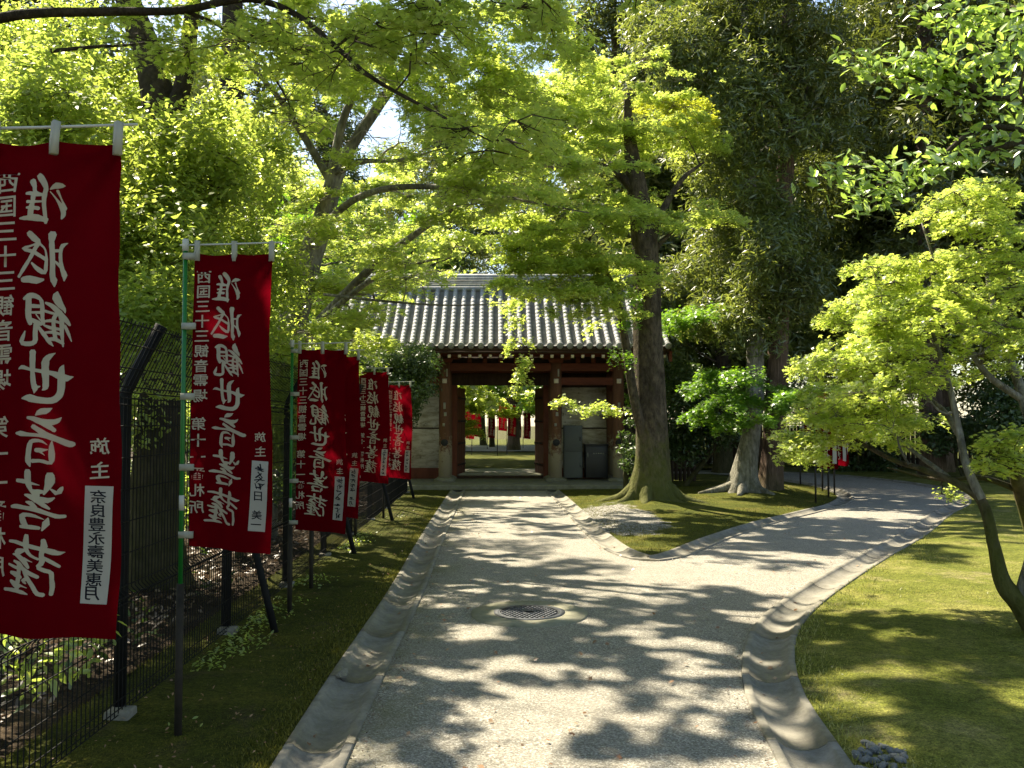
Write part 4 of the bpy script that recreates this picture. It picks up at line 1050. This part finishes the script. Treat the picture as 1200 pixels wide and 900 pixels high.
t.stem([P(362,290,D-.2), P(400,245,D-.7), P(450,222,D-1.2), P(525,220,D-1.8), P(600,232,D-2.2), P(690,248,D-2.5)], [.06,.05,.04,.03,.018,.006], 34, wob=.008)
t.stem([P(352,400,D), P(395,355,D-.3), P(440,310,D-.6), P(500,265,D-1), P(560,225,D-1.4)], [.075,.065,.055,.04,.015], 30, wob=.008)
t.stem([P(380,372,D-.3), P(430,332,D-.8), P(480,312,D-1.1), P(530,300,D-1.3)], [.045,.035,.022,.008], 24, wob=.008)
t.stem([P(380,345,D-.5), P(440,352,D-1.5), P(520,358,D-2), P(590,356,D-2.4)], [.02,.016,.01,.004], 20, wob=.006)
cs = []
for a in ((480,60,D-1,110,55,1.6,24),(380,60,D-1.5,90,60,1.5,20),(560,110,D-1.6,60,45,1.2,14),(480,150,D-1.4,90,45,1.2,11),(330,150,D+.6,80,50,1.0,12),(420,240,D-1,70,40,1.2,7),(530,235,D-2,80,35,.9,8),(325,270,D+.9,60,60,.8,14),(460,300,D-1.5,80,35,1,9),(395,335,D+.9,60,45,.6,12),(350,400,D-1.4,60,40,1,12),(600,50,D-1.5,60,45,1.4,9),(400,395,D+1,45,30,1,8),(620,200,D-2.4,60,40,.8,8)): cs += cloud(*a)
for c in by_dist(cs, P(390,240,D)): t.pad(c, rng.uniform(.42,.75), 'maple', 'lobe', .052, 1.15, .07, droop=.2)
up = []
while len(up) < 16:
    hx, hy, z = rng.uniform(-1.0, 5.5), rng.uniform(6.5, 10), rng.uniform(6.5, 10.0)
    c = np.array([hx+SX*z, hy+SY*z, z])
    if (z-1.68)/c[1] > .50: up.append(c)
for c in by_dist(up, P(430,40,D)): t.pad(c, rng.uniform(.7,1.0), 'maple', 'quad', .085, 1.5, .1, twigs=3)
t.finish()

# maple beside the camera whose bough crosses the top of the view
b = np.array([-4.6, 5.6, 0])
t = Tree('maple_tree', b, 'dark stemmed maple with a long bough arching high over the banners', None, 'bark_dark')
t.stem([b, (-4.5,5.6,1.5), (-4.3,5.7,3), (-4.2,5.9,4.6), (-3.9,6.1,6.2), (-3.4,6.4,7.6)], [.16,.13,.12,.10,.07,.04], 30, .3, wob=.01)
D = 6.4
t.stem([(-4.25,5.8,3.9), P(-60,40,D), P(20,18,D), P(120,14,D), P(210,12,D), P(290,-2,D), P(345,15,D), P(395,55,D-.2), P(440,92,D-.4), P(520,135,D-.7), P(580,165,D-.9)], [.07,.042,.036,.032,.028,.026,.022,.018,.014,.009,.004], 60, wob=.004)
t.stem([P(215,12,D), P(265,35,D+.2), P(310,75,D+.5), P(345,130,D+.8)], [.016,.013,.010,.005], 20, wob=.004)
t.stem([P(60,60,D+1), P(110,55,D+1), P(160,52,D+1.2), P(230,40,D+1.3)], [.018,.014,.010,.004], 20, wob=.004)
cs = []
for a in ((450,60,D-.6,90,45,.5,10),(560,20,D-1.2,70,25,.4,5),(340,40,D-.2,90,45,.6,10),(220,30,D,70,30,.6,6),(560,140,D-.9,60,40,.4,5),(330,120,D+.4,60,35,.6,5)): cs += cloud(*a)
for c in by_dist(cs, P(300,10,D)): t.pad(c, rng.uniform(.28,.46), 'maple', 'star', .034, 1.2, .10, droop=.2)
for px, py in ((610,8),(635,0),(745,-4),(770,0)): t.pad(P(px,py,4.6), .16, 'maple', 'star', .034, 1.0, .1, droop=.3, gaps=False, twigs=4)
up = []
while len(up) < 165:                               # the high crown above the path
    hx, hy, z = rng.uniform(-1.6, 5.6), rng.uniform(.5, 7.6), rng.uniform(5.2, 8.5)
    c = np.array([hx+SX*z, hy+SY*z, z])
    if (z-1.68)/c[1] > .57: up.append(c)
for c in by_dist(up, (-4,6,6)): t.pad(c, rng.uniform(.6,1.0), 'maple', 'quad', .08, 1.6, .08, twigs=3)
t.finish()

b = np.array([-5.1, 17.0, 0])
t = Tree('cedar_tree', b, 'dark cedar trunk standing behind the bright leaves above the second banner', None, 'bark_dark')
t.stem([b, P(268,400,17), P(270,250,17), P(272,120,17), P(272,0,17), P(274,-160,17)], [.30,.26,.25,.22,.19,.12], 30, .4)
cs = cloud(300,60,17.6,60,60,1.0,9) + cloud(270,-60,17.4,80,60,1.2,12)
for c in by_dist(cs, P(270,100,17)): t.clump(c, rng.uniform(.6,.9), 'cedar', 'needle', .11, 1.0, .55, True, droop=.5)
t.finish()
b = np.array([-4.6, 20.2, 0])
t = Tree('maple_tree', b, 'layered maple beside the fence end whose boughs spread before the gate roof', None, 'bark_dark')
t.stem([b, (-4.5,20.2,1.6), (-4.1,20.1,3.0), (-3.4,20.0,4.6), (-2.8,20.1,6.2)], [.15,.13,.11,.08,.03], 24, .3)
t.stem([(-4.2,20.1,2.7), (-3.2,19.8,3.9), (-1.9,19.7,4.9), (-.9,19.8,5.4)], [.07,.055,.035,.012], 18)
up = []
while len(up) < 46:
    hx, hy, z = rng.uniform(-2.4, 1.6), rng.uniform(13.5, 20.5), rng.uniform(3.6, 7.4)
    c = np.array([hx+SX*z, hy+SY*z, z])
    if c[1] < 22.2 and not (z < 5.0 and c[0] > -2.4): up.append(c)
for c in by_dist(up, (-3.6,20,4)): t.pad(c, rng.uniform(.5,.8), 'maple', 'lobe', .06, 1.3, .07, droop=.2)
t.finish()
b = np.array([-4.4, 33.6, 0])
t = Tree('maple_tree', b, 'maple whose yellow green boughs hang in the far mouth of the gate passage', None, 'bark_dark')
t.stem([b, (-4.2,33.6,1.6), (-3.6,33.5,3.0), (-2.6,33.4,4.0)], [.14,.12,.09,.04], 18)
for c in by_dist(cloud(548,462,33.2,26,14,.6,9) + cloud(560,480,33.4,30,16,.6,9) + cloud(545,500,33,18,10,.5,5) + cloud(605,465,34,30,14,.6,7), (-3,33.5,3.4)): t.pad(c, rng.uniform(.5,.8), 'maple', 'quad', .085, 1.3, .09, gaps=False, droop=.25)
t.finish()

# fine leaved bushes and small trees just behind the fence
spec = [((-3.6,6.8),'dense fine leaved shrub tree behind the first banners of the fence row', ((40,110,8.0,70,55,1,15),(60,200,7.6,60,60,.9,12),(190,200,7.8,70,60,1,22),(170,290,7.4,60,50,.8,18),(170,370,7.2,60,45,.8,14))),
        ((-4.6,9.8),'bright leaved small tree behind the mesh fence near the second banner', ((255,180,10.2,60,60,1,16),(260,255,10,50,50,1,14),(200,330,9.6,60,50,1,12),(295,350,10.3,35,60,1,13),(345,430,10.2,40,50,.8,10),(120,130,10.6,80,60,1.2,14),(40,40,10.8,70,40,1.2,8)))]
for (x, y), lab, cl in spec:
    t = Tree('shrub_tree', (x, y, 0), lab, None, 'bark_dark')
    for k in range(3): t.stem([(x,y,0), (x+rng.normal(0,.2),y+rng.normal(0,.2),1.2), (x+rng.normal(0,.5),y+rng.normal(0,.5),2.6)], [.06,.045,.02], 14)
    cs = []
    for a in cl: cs += cloud(*a)
    for c in by_dist(cs, (x,y,1.5)): t.pad(c, rng.uniform(.38,.6), 'bushleaf', 'quad', .035, 1.2, .28, tilt=.7, droop=.25, twigs=5, gaps=False)
    t.finish()

# dark shrub in front of the gate's plaster wall, low shrubs among the trunks
def shrub(name, x, y, lab, cl, key, tpl, size, rad=(.35,.55), bark='bark_dark', lai=1.6, cat='shrub', grp=None):
    t = Tree(name, (x, y, 0), lab, grp, bark, cat)
    for k in range(3): t.stem([(x,y,-.05), (x+rng.normal(0,.15),y+rng.normal(0,.15),.7), (x+rng.normal(0,.3),y+rng.normal(0,.3),1.5)], [.05,.035,.015], 12)
    cs = []
    for a in cl: cs += cloud(*a)
    for c in by_dist(cs, (x,y,1)): t.clump(c, rng.uniform(*rad), key, tpl, size, lai, .75, False)
    return t.finish()
q = P(455,560,20.4)
shrub('shrub', q.x, 20.6, 'rounded dark evergreen shrub in front of the gate plaster wall', ((468,440,20.4,36,32,.8,17),(460,478,20.6,20,18,.6,6),(440,420,20.6,30,18,.6,6),(485,420,20.4,18,14,.5,4)), 'camellia', 'quad', .045)
shrub('shrub', 4.4, 23.6, 'broad dark leaved shrub growing between the big maple and the leaning trunk', ((810,470,23.6,40,40,.6,16),(790,520,23.6,26,14,.5,6),(840,505,23.8,28,20,.5,6)), 'camellia', 'oval', .055)
shrub('shrub', 2.95, 20.6, 'low glossy shrub against the foot of the big maple', ((738,545,20.4,14,22,.3,7),(735,505,20.6,10,10,.3,3)), 'camellia', 'oval', .05, (.16,.28))
shrub('shrub', -3.0, 10.6, 'small light green shrub low behind the mesh fence', ((330,470,10.4,20,20,.4,6),(325,520,10.4,18,22,.4,6)), 'bushleaf', 'quad', .032, (.2,.32))
for k, (px, py, d, lab) in enumerate(((1005,545,30,'dark low shrub in front of the boundary fence by the path bend'),(1130,520,26,'dark spreading shrub at the lawn edge behind the crooked maple'),(1180,500,24,'tall dark shrub at the lawn edge behind the thin maple'))):
    q = P(px, py, d); shrub('shrub', q.x, d, lab, ((px,py-15,d,45,35,.8,14),), 'camellia', 'oval', .07, (.4,.7))

for k, (x, y, lab) in enumerate(((-3.6,4.2,'dark undergrowth shrub behind the fence beside the first banner'),(-4.3,6.6,'dark undergrowth shrub behind the fence beside the second banner'),(-3.9,8.8,'dark undergrowth shrub at the foot of the big trunk behind the fence'),(-3.7,11.6,'dark undergrowth shrub by the pale barked maple'),(-4.6,14.2,'dark undergrowth shrub behind the gate end of the mesh fence'),(-3.6,17.0,'dark undergrowth shrub where the mesh fence nears the gate'))):
    t = Tree('shrub', (x, y, 0), lab, None, 'bark_dark', 'shrub')
    for _ in range(3): t.stem([(x,y,-.05), (x+rng.normal(0,.2),y+rng.normal(0,.2),.6), (x+rng.normal(0,.4),y+rng.normal(0,.4),1.3)], [.03,.022,.01], 10)
    for _ in range(16): t.clump((x+rng.normal(0,.55), y+rng.normal(0,.7), rng.uniform(.5,2.2)), rng.uniform(.25,.45), 'camellia' if k % 2 else 'bushleaf', 'oval', .04, 1.0, .7, False)
    t.finish()
b = np.array([-3.3, 8.8, 0])
t = Tree('oak_tree', b, 'big dark trunked tree rising behind the mesh fence between the first banners', None, 'bark_dark')
t.stem([b, (-3.3,8.8,1.2), P(200,330,8.9), P(192,180,9.2), P(178,80,9.6), P(150,0,10), P(120,-90,10.3)], [.27,.22,.2,.19,.16,.13,.09], 30, .5)
t.stem([P(192,160,9.2), P(215,100,9.4), P(225,20,9.6), P(240,-80,9.8)], [.10,.09,.08,.05], 18)
for c in cloud(150,-160,10,160,50,1.5,6): t.clump(c, rng.uniform(.6,.9), 'evergreen', 'quad', .09, 1.0, .6)
t.finish()

# ------------------------------------------------------------------ background trees, copied from a few patterns
def pattern(name, key, tpl, size, n, shape, bark, H, r0, lab, grp, rad, lai, squash=.6, droop=.3, lean=.3, zmin=.25):
    t = Tree(name, (0,0,0), lab, grp, bark)
    t.stem([(0,0,-.2), (rng.normal(0,.1),0,H*.3), (rng.normal(0,lean),rng.normal(0,lean),H*.62), (rng.normal(0,lean),rng.normal(0,lean),H*.98)], [r0,r0*.85,r0*.6,.05], 26, .4, 5, 12)
    cs = []
    while len(cs) < n:
        z = rng.uniform(zmin, 1.0); a = rng.uniform(0, 6.28); f = (z-zmin)/(1-zmin)
        rr = shape(f)*H*math.sqrt(rng.uniform(.12, 1))
        cs.append(np.array([rr*math.cos(a), rr*math.sin(a), z*H]))
    for c in by_dist(cs, (0,0,H*.3)): t.clump(c, rng.uniform(*rad), key, tpl, size, lai, squash, False, 2, droop)
    return t.finish()
LB = dict(ev='dark broadleaf evergreen in the wood around the gate', ce='tall dark cedar in the wood around the gate', ma='bright green maple in the wood behind the fence and gate')
pe1 = pattern('evergreen_tree', 'evergreen', 'needle', .165, 95, lambda f: .30*math.sin(math.pi*min(1, .18+.8*f))+.02, 'bark_dark', 16, .30, LB['ev'], 'evergreens of the wood', (1.0,1.7), .8, zmin=.16)
pe2 = pattern('evergreen_tree', 'evergreen', 'needle', .165, 75, lambda f: .26*math.sin(math.pi*min(1, .25+.7*f))+.03, 'bark_dark', 13, .24, LB['ev'], 'evergreens of the wood', (.9,1.6), .8, zmin=.22)
pc1 = pattern('cedar_tree', 'cedar', 'needle', .19, 95, lambda f: .17*(1.05-f)**.8+.02, 'bark_cedar', 20, .36, LB['ce'], 'cedars of the wood', (.9,1.5), 1.1, .5, .6, .15, .22)
pm1 = pattern('maple_tree', 'maple_deep', 'quad', .13, 80, lambda f: .40*math.sin(math.pi*min(1, .25+.72*f))+.05, 'bark_dark', 8.5, .17, LB['ma'], 'maples of the wood', (.8,1.3), .95, .32, .3, .4, .22)
pm2 = pattern('maple_tree', 'maple', 'quad', .13, 70, lambda f: .42*math.sin(math.pi*min(1, .3+.68*f))+.05, 'bark_dark', 7.5, .15, LB['ma'], 'maples of the wood', (.8,1.2), .95, .30, .3, .4, .25)
PL = {
 pe1: [(7.6,30,1.0),(14,34,1.15),(7,38,1.1),(19,31,1.1),(12,44,1.3),(23,38,1.3),(27,31,1.2),(-6,60,1.3),(8,56,1.4),(-14,40,1.2)],
 pe2: [(12.3,30.5,.75),(17,38,1.2),(5.8,32.5,1.0),(-17,29,1.1),(-22,35,1.2),(24,27,1.0),(21,24,.95)],
 pc1: [(-6.8,35,.8),(-2.2,41,.75),(13.2,27,1.0),(-13,26,1.0),(4.6,33,1.05),(10.3,36,1.1),(18,41,1.1),(-16,24,1.0),(1,52,1.0),(15,30,1.0)],
 pm1: [(-5.5,31,1.1),(4.2,38,1.15),(5,43,1.2),(-4.5,40,1.2),(-9,27,1.1),(8.5,40,1.1),(-12,20,1.0),(-1,66,1.4),(5,68,1.4),(3.6,31.6,.85),(-3.2,56,.9),(3.2,57,.95),(-.3,58.5,1.05),(-6.4,56,1.0),(1.2,64,1.2)],
 pm2: [(-11,15.5,.75),(-11.5,10,.7),(-6.2,21.5,.7),(-3.2,33,1.1),(-10,33,1.2),(-16,18,1.0),(3.6,52,1.2)],
}
for o, spots in PL.items():
    for i, (x, y, s) in enumerate(spots):
        c = o if i == 0 else copy_tree(o)
        zone = ('behind the mesh fence' if x < -5 and y < 24 else 'behind the slat fence and plaster wall of the gate' if x < -4 else 'beyond the open gate passage' if x < 4.4 and y > 30 else
                'close behind the twin trunks' if x < 9 and y < 36 else 'behind the outer side of the path bend' if x < 16 and y < 36 else 'at the far border of the lawn' if y < 36 else 'deep in the wood behind the long slat fence')
        look = {pe1: 'tall dark broadleaf evergreen', pe2: 'dark bushy evergreen', pc1: 'tall straight dark cedar', pm1: 'deep green layered maple', pm2: 'bright yellow green maple'}[o]
        c['label'] = look + ' ' + zone
        c.location = (x, y, -.02); c.scale = (s, s, s*rng.uniform(.95,1.1)); c.rotation_euler = (0, 0, rng.uniform(0, 6.28))

# ------------------------------------------------------------------ ground cover and small things
def inside(poly, x, y):
    p = np.array(poly); r = np.zeros(len(x), bool); j = len(p)-1
    for i in range(len(p)):
        c = ((p[i,1] > y) != (p[j,1] > y)) & (x < (p[j,0]-p[i,0])*(y-p[i,1])/(p[j,1]-p[i,1]+1e-12)+p[i,0]); r ^= c; j = i
    return r
def blades(name, x, y, z, h, w, mat, label, cat):
    n = len(x); a = rng.uniform(0, 6.28, n); hh = h*rng.uniform(.5, 1.2, n); b = np.stack([x, y, z], 1)
    s = np.stack([np.cos(a), np.sin(a), np.zeros(n)], 1)*w*.5; tip = b + np.stack([rng.normal(0,.35,n)*hh, rng.normal(0,.35,n)*hh, hh], 1)
    V = np.stack([b-s, b+s, tip], 1).reshape(-1,3); F = np.arange(3*n).reshape(-1,3)
    return tag(obj(name, mesh_from(name, V, [F], mat)), label, cat, None, 'stuff')
def scatter(poly, n, y0, y1, near=1.0):
    p = np.array(poly); out = []
    y = y0 * (y1/y0)**rng.uniform(0, 1, n*3); x = rng.uniform(max(p[:,0].min(),-8), min(p[:,0].max(),14), n*3)
    k = inside(poly, x, y); return x[k][:n], y[k][:n]
lawn_poly = rgt_out + [(8.8,33),(40,33),(40,-4)]
x, y = scatter(lawn_poly, 110000, 3.6, 24); k = vnoise(x*1.1, y*1.1, 21) > .28; x, y = x[k], y[k]
blades('grass', x, y, np.full(len(x), .012), .034, .008, M['blade'], 'short sunlit grass of the lawn beside the curved gutter', 'grass')
vp = [(-2.45,-4)] + left_out + [(-2.45,22.3)]
x, y = scatter(vp, 70000, 3.2, 20)
blades('moss', x, y, np.full(len(x), .008), .024, .010, M['mossblade'], 'low dark green moss covering the verge along the fence', 'moss')
ip = [(-1.1,22.4),(1.54,22.4)] + isl_out[1:] + [(6.8,29.2)]
x, y = scatter(ip, 30000, 10.8, 24)
blades('moss', x, y, island_h(x, y)+.02, .02, .009, M['mossblade'], 'yellow green moss on the island around the tree roots', 'moss')
def scatter_leaves(name, x, y, z, size, key, tpl, label, cat, tilt=.35):
    lv = Leaves(); n = len(x); lv.put(np.stack([x, y, z], 1), np.stack([rng.normal(0,tilt,n), rng.normal(0,tilt,n), np.ones(n)], 1), tpl, size, False)
    return tag(obj(name, lv.mesh(name, M[key])), label, cat, None, 'stuff')
n = 7000; x = -2.5 - np.abs(rng.normal(0, 2.2, n)); y = rng.uniform(1.5, 18, n)
scatter_leaves('leaf_litter', x, y, .05+.12*vnoise(x*1.3, y*1.3, 6), .045, 'litterleaf', 'oval', 'brown leaf litter on the forest floor behind the mesh fence', 'leaf litter', .5)
n = 330; x = rng.uniform(-.7, 5, n); y = 4.0*(22/4.0)**rng.uniform(0,1,n)
k = inside(path_poly, x, y); scatter_leaves('fallen_leaves', x[k], y[k], np.full(k.sum(), .022), .028, 'dryleaf', 'star', 'red brown fallen leaves scattered over the path', 'fallen leaves', .4)
gx, gy = [], []
for lo, up in ((left_in, left_out), (rgt, rgt_out), (isl, isl_out)):
    a, c = np.array(lo), np.array(up)
    for _ in range(70):
        i = rng.integers(0, len(a)); f = rng.uniform(.3,.7); q = a[i]*(1-f)+c[i]*f; gx.append(q[0]+rng.normal(0,.02)); gy.append(q[1]+rng.normal(0,.3))
scatter_leaves('fallen_leaves', np.array(gx), np.array(gy), np.full(len(gx), -.026), .03, 'dryleaf', 'star', 'dry brown leaves lying in the concrete gutters', 'fallen leaves', .4)
n = 2600; y = rng.uniform(3.5, 16, n); x = FX + .1 + np.abs(rng.normal(0, .16, n)); kk = vnoise(x*2, y*1.6, 31) > .5; x, y = x[kk], y[kk]
scatter_leaves('ground_cover', x, y, .03+.05*rng.uniform(0,1,len(x)), .020, 'bushleaf', 'oval', 'small leafy weeds along the foot of the mesh fence', 'weeds', .5)
n = 900; y = rng.uniform(2, 12, n); x = -2.4 - rng.uniform(0, 2.5, n); kk = vnoise(x*1.2, y*1.2, 33) > .55; x, y = x[kk], y[kk]
scatter_leaves('undergrowth', x, y, .1+.25*rng.uniform(0,1,len(x)), .05, 'camellia', 'oval', 'dark leafy seedlings on the forest floor behind the mesh fence', 'undergrowth', .6)
dx, dy = [], []
for lo, sgn in ((left_in, 1), (rgt, -1), (isl, 1)):
    a = np.array(lo); a = a[a[:,1] > 3]
    for _ in range(900):
        i = rng.integers(0, len(a)); dx.append(a[i,0] + sgn*abs(rng.normal(0,.07)) + rng.normal(0,.02)); dy.append(a[i,1] + rng.normal(0,.15))
dx, dy = np.array(dx), np.array(dy); k = inside(path_poly, dx, dy)
scatter_leaves('debris', dx[k], dy[k], np.full(k.sum(), .016), .010, 'litterleaf', 'quad', 'dark brown bits of leaf and bark swept along the path edges', 'debris', .5)
n = 420; x = rng.uniform(-2.2, -1.15, n); y = 3.2*(18/3.2)**rng.uniform(0,1,n)
scatter_leaves('fallen_leaves', x, y, np.full(n, .05), .012, 'dryleaf', 'oval', 'small dry leaves dotted over the mossy verge', 'fallen leaves', .5)
# white petals and bits on the shaded lawn corner
n = 140; x = rng.uniform(1.7, 4.2, n); y = rng.uniform(4.2, 6.3, n); k = inside(lawn_poly, x, y)
lv = Leaves(); lv.put(np.stack([x[k], y[k], np.full(k.sum(), .035)], 1), np.tile([0,0,1.], (k.sum(),1)), 'quad', .008, False)
tag(obj('petals', lv.mesh('petals', M['paper'])), 'tiny white petals sprinkled on the shaded lawn corner', 'petals', None, 'stuff')
# heap of small stones at the gutter's lawn side
def stone_mesh(seed):
    bm = bmesh.new(); bmesh.ops.create_icosphere(bm, subdivisions=2, radius=1); r2 = np.random.default_rng(seed)
    for _ in range(5):
        nrm = Vector(r2.normal(size=3)).normalized(); off = r2.uniform(.45, .8)
        for v in bm.verts:
            dd = v.co.dot(nrm) - off
            if dd > 0: v.co -= nrm*dd*.9
    me = bpy.data.meshes.new('stone'); bm.to_mesh(me); bm.free(); me.materials.append(M['rock']); return me
sm = [stone_mesh(i) for i in range(6)]
for i in range(60):
    px = rng.uniform(1003, 1062); py = rng.uniform(868, 912)
    if py < 872 + (px-1003)*.25*rng.uniform(.3,1): py += 14
    q = G(px, py); s = rng.uniform(.010, .028)
    o = obj('stone', sm[i % 6], None, (q.x, q.y, s*.45+.01)); o.scale = (s*1.3, s, s*.75); o.rotation_euler = (rng.normal(0,.3), rng.normal(0,.3), rng.uniform(0,6.28))
    tag(o, 'small grey stone of the heap where gutter meets shaded lawn', 'stone', 'stones heaped beside the gutter')
q = G(410, 792); o = obj('concrete_chip', stone_mesh(44), None, (q.x-.05, q.y, .02)); o.scale = (.05,.09,.03); o.data.materials[0] = M['concrete']
tag(o, 'pale broken chip of concrete lying at the edge of the mossy gutter', 'chip')
